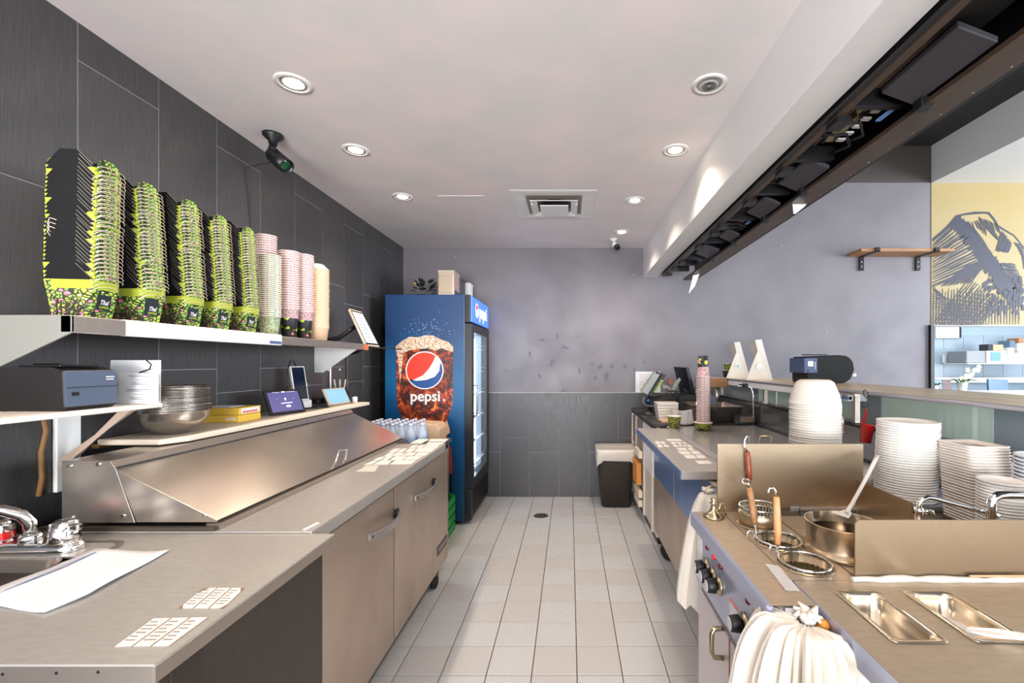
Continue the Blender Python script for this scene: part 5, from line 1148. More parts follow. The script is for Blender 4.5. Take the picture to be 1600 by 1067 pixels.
# ---------------- POS corner
CT = .925
pa = thing('wall_chart', 'white paper chart with coloured rows on the back wall', 'poster', (.8, YB, 1.1))
a = PY(993, 580.5, YB-.002); b2 = PY(1032, 614, YB-.002)
MB().box(a.x, b2.x, YB-.003, YB-.0012, b2.z, a.z).build('sheet', PAPER, pa)
m = [MB(), MB(), MB()]
for r in range(7):
    for c in range(3):
        z = a.z-.03-r*.026; x = a.x+.04+c*.065; m[(r+c) % 3].box(x, x+.05, YB-.0042, YB-.0031, z-.006, z)
for q, c in zip(m, ((230,150,110),(214,200,110),(200,204,190))): q.build('coloured_row', mat('row', c, .7), pa)
pd = thing('card_terminal', 'handheld payment terminal on a tilted stand with a green strip', 'payment terminal', (.84, 4.1, CT))
def quadslab(mb, pts, vec): mb.prism(pts, vec)
yq = 4.05
MB().prism([PY(1002,612,yq), PY(1012,617,yq), PY(1033,583,yq), PY(1024,580,yq)], (0,.09,0)).build('terminal', mat('terminal_grey', (150, 156, 150), .4), pd, bev=.003)
MB().prism([PY(1012,617,yq-.004), PY(1018,620,yq-.004), PY(1041,586,yq-.004), PY(1026,580,yq-.004), PY(1024,583,yq-.004), PY(1034,586,yq-.004)], (0,.09,0)).build('casing', BLACK, pd, bev=.002)
for k in range(5):
    s = k/5; MB().prism([PY(1021+s*12.5,612-s*20,yq-.008), PY(1025+s*12.5,613.5-s*20,yq-.008), PY(1027+s*12.5,610.5-s*20,yq-.008), PY(1023+s*12.5,609-s*20,yq-.008)], (0,.003,0)).build('green_key', mat('key_green', (150, 176, 70), .5) if 'key_green' not in bpy.data.materials else bpy.data.materials['key_green'], pd)
MB().tube([PY(1018,618,4.1), PY(1012,626,4.1), PY(1012,634,4.1)], .022, 10).build('neck', BLACK, pd)
p = PY(1012, 640, 4.08); MB().lathe([(.12, 0), (.11, .012), (.03, .03), (.025, .06)], (p.x+.02, 4.08, CT), 20).build('base', BLACK, pd)
MB().tube([PY(1007,620,4.05), PY(1004,628,4.05), PY(1010,633,4.05), PY(1024,635,4.05)], .006, 6).build('cable', mat('cable_grey', (120, 130, 150), .5), pd)
MB().lathe([(.001,-.02),(.02,0),(.001,.02)], PY(1013,626,4.02), 10).build('scanner_eye', mat('blue_eye', (40, 80, 150), .15), pd)
mo = thing('pos_monitor', 'black monitor seen from behind on a metal arm', 'monitor', (1.1, 4.2, CT))
MB().prism([PY(1052,573,4.2), PY(1072,574,4.1), PY(1083,617,4.1), PY(1063,616,4.2)], (.035,.03,0)).build('screen_back', BLACK, mo, bev=.004)
MB().prism([PY(1054,597,4.12), PY(1062,590,4.12), PY(1064,593,4.12), PY(1053,612,4.12), PY(1049,611,4.12)], (0,.02,0)).build('arm', mat('arm_grey', (130, 130, 122), .4, .5), mo)
MB().prism([PY(1035,600,4.14), PY(1050,606,4.14), PY(1053,611,4.14), PY(1036,606,4.14)], (0,.02,0)).build('arm', bpy.data.materials['arm_grey'], mo)
MB().lathe([(.03, 0), (.03, .04)], PY(1048,596,4.1), 14, axis=(0,1,0)).build('joint', mat('copper_joint', (120, 70, 50), .4, .5), mo)
p = PY(1058, 630, 4.2); MB().tube([(p.x, 4.2, CT), (p.x, 4.2, 1.10)], .02, 10).build('pole', BLACK, mo); MB().cyl((p.x, 4.2, CT), .08, .012, 18).build('foot', BLACK, mo)
m = MB()
for k in range(8):
    u = random.uniform(1025, 1065); m.tube([PY(u, random.uniform(606, 618), 4.1), PY(u+10, random.uniform(610, 622), 4.08), PY(u+22, random.uniform(606, 620), 4.1)], .004, 5)
m.build('cables', BLACK, mo, kind='stuff')
kp = MB().prism([PY(1018,618,4.3), PY(1040,616,4.3), PY(1043,626,4.25), PY(1021,630,4.25)], (0,.08,0)).build('keypad', BLACK, mo)
# white takeout boxes stack
for k in range(6):
    z = CT+.001+.024*k; MB().prism([(.735-.003*k,3.62,z),(.89,3.62,z),(.895,3.62,z+.022),(.73-.003*k,3.62,z+.022)], (0,.14,0)).build('takeout_box', WHITE2, None, bev=.002, label='flat white takeout box, %s from the bottom, beside the payment terminal' % ORDW[k], cat='box', group='white boxes on the far cabinet')
MB().box(.72, .88, 3.45, 3.6, CT+.001, CT+.018).build('kraft_tray', KRAFT, None, bev=.003, label='tan tray in front of the low white box stack', cat='tray')
# floral bowls: near left, one under cups
def small_bowl(x, y, z, r, h, m, nm, lbl, n=1, grp=None, pitch=.006, inv=False):
    t_ = thing(nm, lbl, 'bowl', (x, y, z), group=grp)
    pr = [(r*.72, 0), (r, h-.003), (r+.003, h-.003), (r+.003, h), (r-.002, h), (r*.7, .004), (.001, .004)]
    MB().lathe(pr[:2], (x, y, z), 28, cap1=False).build('wall', m, t_); MB().lathe(pr[1:], (x, y, z), 28, cap0=False, cap1=False).build('rim', RIMW, t_)
    return t_
LZ2 = RZ+.013
small_bowl(.775, 3.27, LZ2+.001, .05, .085, FLORAL2, 'paper_bowl', 'yellow floral paper bowl at the corner of the right prep lid')
small_bowl(.95, 3.14, LZ2+.001, .062, .055, FLORAL2, 'paper_bowl', 'floral paper bowl under the inverted pink cup stack')
# plain plastic cups lying
for k, (x, y) in enumerate([(.80, 3.42), (.87, 3.36), (.93, 3.40)]):
    MB().lathe([(.03, 0), (.042, .10), (.045, .10), (.045, .104), (.040, .104), (.028, .004)], (x, y, LZ2+.02 if y < 3.35 else CT+.001), 20, axis=(.25*(1-k), .1, 1)).build('clear_cup', CLEARP, None, label=['clear plastic cup tilting left behind the small floral bowl', 'clear plastic cup in the middle of the clear trio', 'clear plastic cup next to the pink cup stack'][k], cat='cup')
# inverted pink cup stack
base_z = LZ2+.058
for k in range(28):
    if k == 0:
        ic = thing('tall_paper_cup', 'pink dotted cup at the bottom of the inverted stack', 'cup', (.95, 3.14, base_z), group='inverted pink cups on the right lid')
        MB().lathe([(.0455, 0), (.0455, .003), (.0425, .004), (.038, .07)], (.95,3.14,base_z), 26, cap0=False, cap1=False).build('upper_wall', PINKP, ic)
        MB().lathe([(.038, .07), (.032, .148), (.030, .149), (.029, .144), (.001, .144)], (.95,3.14,base_z), 26, cap0=False, cap1=False).build('lower_wall', BLKP, ic)
        MB().lathe([(.0455, -.001), (.0485, .0), (.0485, .0035), (.0455, .0035)], (.95,3.14,base_z), 26, cap0=False, cap1=False).build('rolled_rim', bpy.data.materials['rim_pink'], ic)
    else: copy_thing(ic, (.95+random.uniform(-.001,.001), 3.14, base_z+.0119*k), 'pink dotted cup, %s from the bottom of the inverted stack' % ORDW[k] if k < 27 else 'black leaf-print cup bottom topping the inverted pink stack')
# steel pans behind
for k, (x0, x1, y0, y1, z0, z1, lb) in enumerate([(.98,1.10,3.5,3.8,.93,1.06,'left'),(1.06,1.34,3.42,3.85,.93,1.055,'wide')]):
    t_ = thing('steel_pan', lb+' stainless food pan behind the inverted cup stack', 'pan', ((x0+x1)/2, (y0+y1)/2, z0)); m = MB()
    loft(m, [rrect(x0-.012, x1+.012, y0-.012, y1+.012, .02, z1), rrect(x0, x1, y0, y1, .02, z1-.003), rrect(x0+.012, x1-.012, y0+.012, y1-.012, .02, z0)]); m.build('pan_body', STEEL, t_, solid=.0015)
MB().prism([PY(1108,615,3.6), PY(1118,620,3.6), PY(1119,632,3.6), PY(1110,632,3.6), PY(1106,618,3.6)], (0,.04,0)).build('handheld_phone', mat('phone_grey', (90, 100, 116), .3), None, label='small dark handset resting behind the cup stack', cat='phone')
sc_ = thing('kitchen_scale', 'dark box scale at the far corner below the ledge', 'scale', (1.33, 3.4, LZ2))
MB().box(1.26, 1.41, 3.37, 3.5, CT+.001, CT+.075).build('body', mat('scale_body', (54, 54, 56), .25, .4), sc_, bev=.003)
MB().box(1.30, 1.41, 3.36, 3.37, CT+.02, CT+.06).build('front', mat('scale_tan', (120, 106, 90), .3), sc_)
MB().box(1.2, 1.255, 3.44, 3.54, CT+.001, CT+.09).build('blue_box', mat('blue_grey2', (96, 116, 146), .4), sc_)
gl = thing('gooseneck_lamp', 'thin chrome gooseneck with a black clip at the ledge end', 'lamp', (1.40, 3.48, LZ2))
MB().tube([(1.40,3.36,RZ+.014),(1.40,3.37,1.16),(1.39,3.38,1.205),(1.36,3.39,1.225),(1.32,3.40,1.222),(1.29,3.40,1.212)], .006, 8).build('neck', CHROME, gl)
MB().box(1.33, 1.365, 3.375, 3.405, 1.205, 1.238).box(1.30, 1.33, 3.385, 3.40, 1.222, 1.232).build('clip', BLACK, gl, bev=.003)
MB().cyl((1.40,3.36,RZ+.014), .03, .006, 14).build('base', BLACK, gl)
# label sheet on splash panel
ll = MB().box(1.4285, 1.4315, 2.36, 2.55, .935, 1.06).build('label_sheet', LABELM, None, label='sheet of small printed labels on the dark splash under the glass', cat='label sheet')
small_bowl(1.02, 2.10, RZ+.015, .052, .05, FLORAL2, 'paper_bowl', 'wide floral paper bowl just beyond the cooker back panel')
# things on ledge
def tent(x, y, h, wb_, lb, ang):
    t_ = thing('tent_sign', lb, 'table sign', (x, y, LZ), ang)
    # local: triangle seen from the camera, sloping slab behind
    m = MB().prism([(-wb_*.55,0,0),(wb_*.45,0,0),(-wb_*.05,0,h*.74)], (0,.004,0)); m.xf(wmat(t_)); m.build('triangle_side', CARDW, t_)
    m = MB().prism([(-wb_*.16,.006,h),(wb_*.12,.006,h*1.02),(wb_*.60,.006,0),(wb_*.44,.006,0),(-wb_*.06,.006,h*.76)], (0,.13,0)); m.xf(wmat(t_)); m.build('sloping_panel', WHITE2, t_)
    m = MB().cyl((wb_*.0, -.001, h*.33), .026, .002, 22, axis=(0,-1,0)); m.xf(wmat(t_)); m.build('round_sticker', PAPER, t_)
    return t_
tt = tent(1.53, 4.02, .325, .19, 'left white triangular tent sign with a logo sticker on the ledge', .0)
m = MB()
for q in range(3): m.lathe([(.001, 0), (.006, 0), (.006, .0008)], (1.53+.012*math.cos(q*2+1), 4.0165, LZ+.107+.012*math.sin(q*2+1)), 8, axis=(0,-1,0))
m.build('sticker_print', GREEN, tt)
tent(1.545, 3.60, .325, .19, 'right white triangular tent sign with a plain round sticker', .0)
small_bowl(1.43+.05, 4.12, LZ+.001, .055, .07, mat('dark_bowl', (44, 40, 44), .35), 'dark_bowl', 'dark bowl left of the tent signs on the ledge end')
small_bowl(1.48, 4.12, LZ+.072, .042, .062, FLORAL2, 'paper_cup', 'small yellow floral cup standing in the dark bowl')
sp_ = thing('black_speaker', 'black rounded speaker box with a blue front panel on the ledge', 'speaker', (1.76, 3.05, LZ))
pf = [(1.60,2.98,LZ+.001),(1.86,2.98,LZ+.001),(1.90,2.98,LZ+.03),(1.925,2.98,LZ+.09),(1.915,2.98,LZ+.15),(1.88,2.98,LZ+.185),(1.82,2.98,LZ+.192),(1.60,2.98,LZ+.180)]
MB().prism(pf[::-1], (0,.2,0)).build('cabinet', mat('speaker_black', (18,18,18), .85), sp_, bev=.008, segs=2)
MB().prism([(1.575,2.965,LZ+.07),(1.664,2.965,LZ+.07),(1.664,2.965,LZ+.172),(1.575,2.965,LZ+.172)][::-1], (0,.2,0)).build('front_panel', mat('panel_blue', (58, 74, 110), .4), sp_, bev=.003)
m = MB(); m.box(1.60, 1.635, 2.963, 2.965, LZ+.115, LZ+.15)
for q in range(4): m.box(1.645, 1.652, 2.963, 2.965, LZ+.10+q*.012, LZ+.106+q*.012)
m.build('printed_label', PAPER, sp_); MB().box(1.595, 1.61, 2.962, 2.965, LZ+.08, LZ+.09).build('button', BLACK, sp_)
MB().box(1.63, 1.75, 3.0, 3.1, LZ+.192, LZ+.198).build('top_plate', BLACK, sp_)
MB().lathe([(.001,0),(.012,.004),(.012,.03),(.001,.034)], (1.93, 3.03, LZ+.055), 10, axis=(1,0,0)).build('white_plug', WHITE, sp_)
# red scoop hanging on hook
hk = thing('red_scoop', 'red plastic measuring scoop hanging from a hook on the ledge', 'scoop', (1.40, 2.09, 1.1))
def PX(u, v, X): y = X*F/(u-U0); return Vector((X, y, CZ-(v-V0)/F*y))
MB().tube([PX(1354,615,1.418)+Vector((.012,0,.0)), PX(1352,609,1.415), PX(1349,611,1.405), PX(1350,618,1.40), PX(1356,624,1.40), PX(1358,631,1.40), PX(1354,637,1.40), PX(1347,635,1.40), PX(1346,629,1.40)], .003, 6).build('hook', mat('hook_steel', (110, 106, 96), .3, .9), hk)
MB().tube([PX(1354,637,1.40), PX(1353,642,1.40), PX(1350,655,1.40), PX(1349,664,1.40)], [.002,.004,.005,.006], 8).build('strap_handle', RED, hk)
p = PX(1353, 692, 1.39)
MB().lathe([(.024, 0), (.028, .082), (.031, .084), (.028, .084), (.0255, .08), (.022, .003)], p+Vector((-.004, 0, .003)), 22, cap0=True, cap1=False, axis=(.12,-.05,1)).build('cup', RED, hk)
gb = thing('glass_bracket', 'slanted steel glass bracket beside the white bowl stack', 'bracket', (1.4, 2.27, 1.0))
MB().tube([PX(1308,616,1.415), PX(1313,640,1.40), PX(1320,678,1.385)], [.008,.010,.006], 10).build('rod', STEEL, gb)
MB().tube([PX(1303,617,1.42), PX(1313,621,1.42), PX(1317,617,1.42)], .006, 8).build('clamp', CHROME, gb)
MB().box(LX0-.01, LX0+.02, 2.20, 2.32, 1.232, 1.2415).build('top_plate', STEEL, gb)
# ---------------- cooker block
PANST = mat('pan_steel', (222, 208, 186), .2, .9)
STEEL = grain(mat('warm_lit_brushed_steel', (184, 164, 138), .3, .92), (166, 146, 120), (1, 1, 1), 3, .3, .75, rough=(.26, .36), detail=2)  # cooker-side steel, warm lamplight and reflections put into its tan colour
STEEL_TOP = grain(mat('warm_lit_worktop_steel', (206, 188, 166), .34, .68), (190, 172, 148), (9, 30, 30), 3, .25, .75, rough=(.32, .44), detail=8)  # same warm light tint in the right worktop steel
ck = thing('noodle_cooker', 'stainless noodle cooker with three round wells and front knobs', 'cooker', (.72, 1.2, 0))
KZ = .90; KX0 = .404; KY0, KY1 = .90, 1.47; KX1 = .955
# top surface with real holes
wells = [(.578, 1.085, .062), (.578, 1.222, .062), (.583, 1.358, .060)]
def top_with_holes(x0, x1, y0, y1, z, holes, th=.004):
    bm = bmesh.new(); N_ = 28; loops = []
    def ed(pts):
        vs = [bm.verts.new(p) for p in pts]
        for i in range(len(vs)): bm.edges.new((vs[i], vs[(i+1) % len(vs)]))
    ed([(x0,y0,z),(x1,y0,z),(x1,y1,z),(x0,y1,z)])
    for hx, hy, r in holes: ed([(hx+r*math.cos(2*math.pi*i/N_), hy+r*math.sin(2*math.pi*i/N_), z) for i in range(N_)])
    bmesh.ops.triangle_fill(bm, use_beauty=True, use_dissolve=False, edges=bm.edges[:])
    vs = [v.co.copy() for v in bm.verts]; bm.verts.index_update(); fs = [tuple(v.index for v in f.verts) for f in bm.faces]; bm.free(); return vs, fs
vs, fs = top_with_holes(KX0, .66, 1.005, KY1, KZ, wells)
MB().add(vs, fs).add([(KX0,KY0,KZ),(.505,KY0,KZ),(.505,1.005,KZ),(KX0,1.005,KZ)], [(0,1,2,3)]).add([(.66,1.005,KZ-.001),(KX1,1.005,KZ-.001),(KX1,1.43,KZ-.001),(.66,1.43,KZ-.001)], [(0,1,2,3)]).build('worktop', STEEL_TOP, ck)
MB().box(.6595, .6625, 1.01, 1.425, KZ-.001, KZ+.0008).box(.505, .5065, 1.01, 1.425, KZ, KZ+.0008).build('seam', STEEL_DK, ck)
WATERW = mat('well_water', (70, 64, 40), .05)
for hx, hy, r in wells:
    k = MB().lathe([(r+.004, .001), (r+.002, .004), (r-.002, .003), (r-.003, -.1), (.001, -.1)], (hx, hy, KZ), 32, cap0=False, cap1=False).build('well', STEEL, ck)
    MB().lathe([(r-.004, -.018), (.001, -.018)], (hx, hy, KZ), 28, cap0=False, cap1=False).build('water', WATERW, k)
# front
FR = mat('lilac_front_steel', (176, 182, 206), .3, .55)
MB().box(KX0-.002, KX0+.012, KY0, KY1, KZ-.045, KZ+.0005).build('front_nose', FR, ck, bev=.003)
MB().box(.42, .44, KY0, 1.462, .685, KZ-.046).build('control_panel', FR, ck)
MB().box(.4185, .4199, 1.40, 1.45, .70, .85).build('side_strip', WHITE, ck)
MB().box(.425, .95, 1.012, 1.455, .12, .684).box(.425, .505, KY0, 1.012, .12, .684).box(.44, .505, KY0, 1.012, .684, .895).build('body', mat('front_white_steel', (206, 198, 200), .35, .4), ck)
MB().box(.414, .424, .92, 1.40, .16, .676).build('door', mat('door_steel', (206, 198, 200), .33, .5), ck, bev=.002)
m = MB().tube([(.414,1.19,.60), (.39,1.19,.602), (.383,1.19,.615), (.383,1.19,.665), (.39,1.19,.678), (.414,1.19,.68)], .0065, 8).xf(Matrix.Identity(4)); m.build('door_handle', BRASSY, ck)
MB().box(.4235, .4245, 1.405, 1.412, .2, .68).box(.4135, .4142, 1.14, 1.147, .56, .68).build('brown_slot_strip', mat('slot_brown', (120, 70, 40), .7), ck)  # brown strips along the door edge and beside the handle
for x in (.46, .92):
    for y in (.94, 1.42): MB().cyl((x, y, 0), .02, .12, 10).build('leg', STEEL_DK, ck)
for y in (1.348, 1.288, 1.233, 1.054):
    k = MB().lathe([(.026, 0), (.026, .006), (.012, .008), (.012, .014)], (.42, y, .773), 18, axis=(-1,0,0)).build('knob_plate', BRASSY, ck)
    MB().lathe([(.0195, .014), (.0205, .018), (.018, .036), (.015, .038)], (.42, y, .773), 18, axis=(-1,0,0)).build('knob', BLACK, k)
    MB().lathe([(.0155, .0382), (.0155, .0395)], (.42, y, .773), 18, axis=(-1,0,0)).build('knob_face', mat('knob_grey', (200, 200, 200), .3) if 'knob_grey' not in bpy.data.materials else bpy.data.materials['knob_grey'], k)
for y, z, c in ((1.335,.838,(120,30,40)),(1.275,.835,(230,50,50)),(1.22,.833,(120,30,40)),(1.03,.84,(120,30,40))):
    MB().lathe([(.009, 0), (.009, .004), (.006, .009), (.001, .010)], (.42, y, z), 12, cap1=False, axis=(-1,0,0)).build('indicator', mat('indicator', c, .2), ck)
MB().box(.4185, .4199, 1.10, 1.155, .725, .785).build('warning_label', PAPER, ck); MB().box(.4178, .4184, 1.10, 1.155, .775, .785).build('warning_stripe', mat('pale_red', (220, 130, 120), .6), ck)
MB().box(.4182, .4199, .965, 1.01, .80, .85).build('name_plate', STEEL, ck)
# back splash
bs = thing('back_splash', 'tall stainless back panel behind the cooker wells', 'splash panel', (.73, 1.43, KZ))
MB().box(.492, .98, 1.472, 1.476, KZ-.08, 1.126).build('panel', STEEL, bs, bev=.0012)
MB().prism([(.956,1.471,KZ),(.956,1.471,1.005),(.956,1.235,1.005),(.956,1.235,KZ)], (.003,0,0)).build('side_wing', STEEL, bs)
# near splash
ns = thing('near_splash', 'low stainless splash panel between cooker and near counter', 'splash panel', (1.1, 1.01, KZ))
MB().prism([(.652,1.008,KZ+.001),(1.42,1.008,KZ+.001),(1.42,1.008,1.036),(.66,1.008,1.036),(.652,1.008,1.028)][::-1], (0,.004,0)).build('panel', STEEL, ns)
pts = [(.64+i*.03, 1.001+random.uniform(-.0035,.003), KZ+.004) for i in range(27)]
MB().tube(pts, [random.uniform(.004,.010) for _ in pts], 8).build('white_caulk', WHITE2, ns)
MB().tube([(.905+i*.05, .999, KZ+.013) for i in range(12)], .0025, 6).build('tape_edge', mat('tape', (214, 170, 130), .6), ns)
# worktop behind cooker for white stacks
wk = thing('side_worktop', 'stainless worktop behind the cooker carrying white container stacks', 'worktop', (1.2, 1.4, 0))
MB().box(.962, 1.425, 1.02, 1.455, KZ-.03, KZ).build('top', STEEL, wk)
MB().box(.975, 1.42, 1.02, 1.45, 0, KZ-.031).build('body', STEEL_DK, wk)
# ---------------- white stacks
def ringstack(name, cat, grp, x, y, z, prof, n, pitch, m, lmid, lbot, ltop, lean=(0,0), nseg=36, sq=None, jit=.0006):
    o0 = None
    for i in range(n):
        loc = (x+lean[0]*i+random.uniform(-jit,jit), y+lean[1]*i+random.uniform(-jit,jit), z+pitch*i)
        if o0 is None:
            mb = MB()
            if sq: loft(mb, [rrect(-r*sq[0], r*sq[0], -r*sq[1], r*sq[1], r*.3, zz) for r, zz in prof], cap=False)
            else: mb.lathe(prof, (0,0,0), nseg, cap0=True, cap1=False)
            o0 = mb.build(name, m, None, local=True, label=lbot, cat=cat, group=grp); o0.location = loc
        else:
            o = o0.copy(); COL.objects.link(o); o.location = loc; o['label'] = ltop if i == n-1 else lmid % ORDW[i]
    return o0
SOFTW = mat('soft_white_plastic', (226, 222, 216), .4)
# big bowl stack behind the back panel (inverted foam bowls)
bp_ = [(.091, 0), (.091, .004), (.0895, .005), (.088, .02), (.083, .04), (.066, .085), (.052, .094), (.001, .095)]
ringstack('foam_bowl', 'bowl', 'inverted foam bowls behind the cooker', .955, 1.72, RZ+.014, bp_, 34, .0096, WHITE2, 'inverted white foam bowl, %s from the bottom of the stack behind cooker', 'lowest inverted white foam bowl behind the cooker', 'topmost inverted white foam bowl of the tall stack', jit=.001)
ringstack('clear_lid', 'lid', 'tall lid stack', 1.205, 1.30+.03, KZ+.001, [(.075,0),(.082,.001),(.088,.004),(.089,.007),(.092,.008),(.092,.0095),(.086,.0098)], 1, .0105, SOFTW, 'a %s', 'round white lid alone at the foot of the stacks', 'a')
for o in [o for o in bpy.data.objects if o.name.startswith('clear_lid')]: bpy.data.objects.remove(o)
ringstack('plastic_bowl', 'bowl', 'tall wide stack right of the cooker', 1.185, 1.56, KZ+.014, [(.080,0),(.088,.002),(.0915,.010),(.0925,.0105),(.0925,.0135),(.089,.014)], 31, .0088, SOFTW, 'white plastic bowl, %s from the bottom of the wide stack right of cooker', 'lowest white plastic bowl in the wide stack right of cooker', 'topmost white plastic bowl of the wide stack right of cooker', lean=(.0003, .0), jit=.0008)
ringstack('square_tub', 'tub', 'leaning square tub stack', 1.262, 1.36, KZ+.001, [(.060,0),(.063,.002),(.0655,.010),(.0665,.0105),(.0665,.0135),(.064,.014)], 27, .0086, mat('warm_white_plastic', (232, 222, 212), .45), 'square-cornered white tub, %s from the bottom of the leaning middle stack', 'lowest tub of the leaning square-cornered stack', 'topmost tub of the leaning square-cornered stack', lean=(.0012, .0022), sq=(1, 1))
ringstack('round_tub', 'tub', 'short round tub stack', 1.195, 1.215, KZ+.001, [(.052,0),(.055,.002),(.0575,.010),(.0585,.0105),(.0585,.014),(.056,.014)], 20, .0083, SOFTW, 'round white tub, %s from the bottom of the short stack behind the tap', 'lowest round white tub in the short stack', 'topmost round white tub of the short stack', jit=.0005)
ringstack('soup_lid', 'lid', 'lid stack at the right edge', 1.345, 1.245, KZ+.001, [(.055,0),(.062,.002),(.066,.008),(.070,.009),(.070,.012),(.066,.012)], 22, .0105, mat('cool_white_plastic', (236, 240, 246), .2), 'clear white lid, %s from the bottom of the stack at right picture edge', 'lowest lid of the stack at right picture edge', 'topmost lid of the stack at right picture edge', jit=.002)
ringstack('low_bowl', 'bowl', 'white lids beside the foam bowls', 1.21, 1.83, RZ+.014, [(.11,0),(.11,.004),(.09,.02),(.04,.028),(.001,.028)], 3, .008, CLEARP, 'clear dome lid, %s from the bottom, between foam bowls and red scoop', 'lowest clear dome lid between foam bowls and red scoop', 'top clear dome lid between foam bowls and red scoop')
# ---------------- pot, ladle
po = thing('round_pot', 'round steel pot with dark liquid behind the wells', 'pot', (.715, 1.165, KZ))
MB().lathe([(.098, .001), (.098, .008), (.088, .014), (.086, .02), (.090, .075), (.0925, .077), (.090, .079), (.0875, .076), (.084, .022), (.001, .02)], (.722, 1.165, KZ), 40).build('pot_body', STEEL, po)
MB().lathe([(.0868, .048), (.001, .048)], (.722, 1.165, KZ), 36, cap0=False, cap1=False).build('broth', mat('broth', (34, 20, 14), .06), po)
MB().box(.68, .705, 1.244, 1.248, KZ+.058, KZ+.078).build('clip', STEEL, po)
ldl = thing('ladle', 'white plastic ladle leaning out of the round pot', 'ladle', (.75, 1.23, KZ+.05))
def QY(u, v, y): return PY(u, v, y)
MB().tube([QY(1322,802,1.215), QY(1331,788,1.25), QY(1348,757,1.32), QY(1366,722,1.40), QY(1371,712,1.42)], [.006,.0055,.0055,.0065,.007], 8).build('handle', WHITE2, ldl)
MB().prism([QY(1306,803,1.215), QY(1316,799,1.22), QY(1328,796,1.222), QY(1331,803,1.215), QY(1326,810,1.205)], (0,.006,0)).build('paddle', WHITE2, ldl)
# noodle baskets
def basket_ring(mb, x, y, r, z, rad=.003): mb.tube([(x+r*math.cos(a), y+r*math.sin(a), z) for a in [q*math.pi/16 for q in range(32)]], rad, 6, closed=True)
MESHM = mat('mesh_wire', (190, 180, 150), .3, .9)
def handle_set(root, pts, pts_h, wood, hook):
    MB().tube(pts, .0032, 6).build('wire_shank', CHROME, root)
    MB().tube(pts_h, [.0075, .0095, .009, .0075], 10).build('wood_handle', wood, root)
    MB().tube(hook, .0030, 6).build('hook', CHROME, root)
# basket in third well, raised
b1 = thing('noodle_basket', 'wire noodle basket with dark red handle leaning on the back panel', 'strainer', (.585, 1.358, KZ))
m = MB(); basket_ring(m, .583, 1.358, .057, KZ+.055, .0035); basket_ring(m, .583, 1.358, .055, KZ+.04, .002); basket_ring(m, .583, 1.358, .050, KZ-.01, .002); m.build('rim', CHROME, b1)
m = MB()
for q in range(36):
    a = q*math.pi/18; m.tube([(.583+.056*math.cos(a), 1.358+.056*math.sin(a), KZ+.054), (.583+.048*math.cos(a+.25), 1.358+.048*math.sin(a+.25), KZ-.016)], .0009, 3)
    m.tube([(.583+.056*math.cos(a), 1.358+.056*math.sin(a), KZ+.054), (.583+.048*math.cos(a-.25), 1.358+.048*math.sin(a-.25), KZ-.016)], .0009, 3)
m.build('wire_mesh', MESHM, b1, kind='stuff')
MB().lathe([(.060, .001), (.060, .038), (.058, .040)], (.583, 1.358, KZ), 30, cap0=False, cap1=False).build('steel_collar', STEEL, b1, solid=.001)
handle_set(b1, [(.583, 1.415, KZ+.055), QY(1172,765,1.43), QY(1171,748,1.455)], [QY(1171.5,750,1.455), QY(1170,735,1.458), QY(1168.5,715,1.46), QY(1168,706,1.46)], WOODR,
   [QY(1168,706,1.46), QY(1163,698,1.46), QY(1163,688,1.463), QY(1166,682,1.47), QY(1171,682,1.483), QY(1172,690,1.485)])
MB().tube([QY(1163,675,1.9)+Vector((0,0,0))]*1+[QY(1163,680,1.9)], .001, 4) if False else None
b2_ = thing('noodle_basket', 'noodle basket with reddish handle over the middle well', 'strainer', (.56, 1.26, KZ))
m = MB(); basket_ring(m, .578, 1.222, .0575, KZ+.008, .0035); m.build('rim', CHROME, b2_)
m = MB()
for q in range(24):
    a = q*math.pi/12; m.tube([(.578+.056*math.cos(a), 1.222+.056*math.sin(a), KZ+.006), (.578+.04*math.cos(a+.3), 1.222+.04*math.sin(a+.3), KZ-.07)], .0009, 3)
m.build('wire_mesh', MESHM, b2_, kind='stuff')
handle_set(b2_, [(.53, 1.255, KZ+.008), QY(1181,828,1.262), QY(1179,815,1.27)], [QY(1179.5,818,1.27), QY(1177,800,1.28), QY(1174,780,1.29), QY(1171,762,1.30)], WOOD,
   [QY(1171,763,1.30), QY(1168,756,1.30), QY(1163,756,1.298), QY(1159,752,1.298), QY(1162,748,1.30), QY(1168,749,1.302), QY(1173,754,1.303)])
m = MB(); m.tube([QY(1173+6*math.cos(a), 836-7*math.sin(a), 1.24) for a in [q*.55-1 for q in range(10)]], .0022, 6); m.build('rest_hook', CHROME, b2_)
b3 = thing('noodle_basket', 'noodle basket with pale wood handle standing between two wells', 'strainer', (.545, 1.13, KZ))
m = MB(); basket_ring(m, .578, 1.085, .0575, KZ+.008, .0035); m.build('rim', CHROME, b3)
m = MB()
for q in range(24):
    a = q*math.pi/12; m.tube([(.578+.056*math.cos(a), 1.085+.056*math.sin(a), KZ+.006), (.578+.04*math.cos(a+.3), 1.085+.04*math.sin(a+.3), KZ-.07)], .0009, 3)
m.build('wire_mesh', MESHM, b3, kind='stuff')
handle_set(b3, [(.525, 1.108, KZ+.008), QY(1215,862,1.125), QY(1215,848,1.13)], [QY(1215,850,1.13), QY(1215,828,1.132), QY(1214,800,1.136), QY(1213,776,1.14)], WOODL,
   [QY(1213,777,1.14), QY(1212,768,1.14), QY(1208,762,1.14), QY(1202,763,1.139), QY(1200,768,1.139), QY(1202,770,1.139)])
m = MB(); m.tube([QY(1208+6*math.cos(a), 858-6*math.sin(a), 1.11) for a in [q*.55-1 for q in range(10)]], .0022, 6); m.build('rest_hook', CHROME, b3)
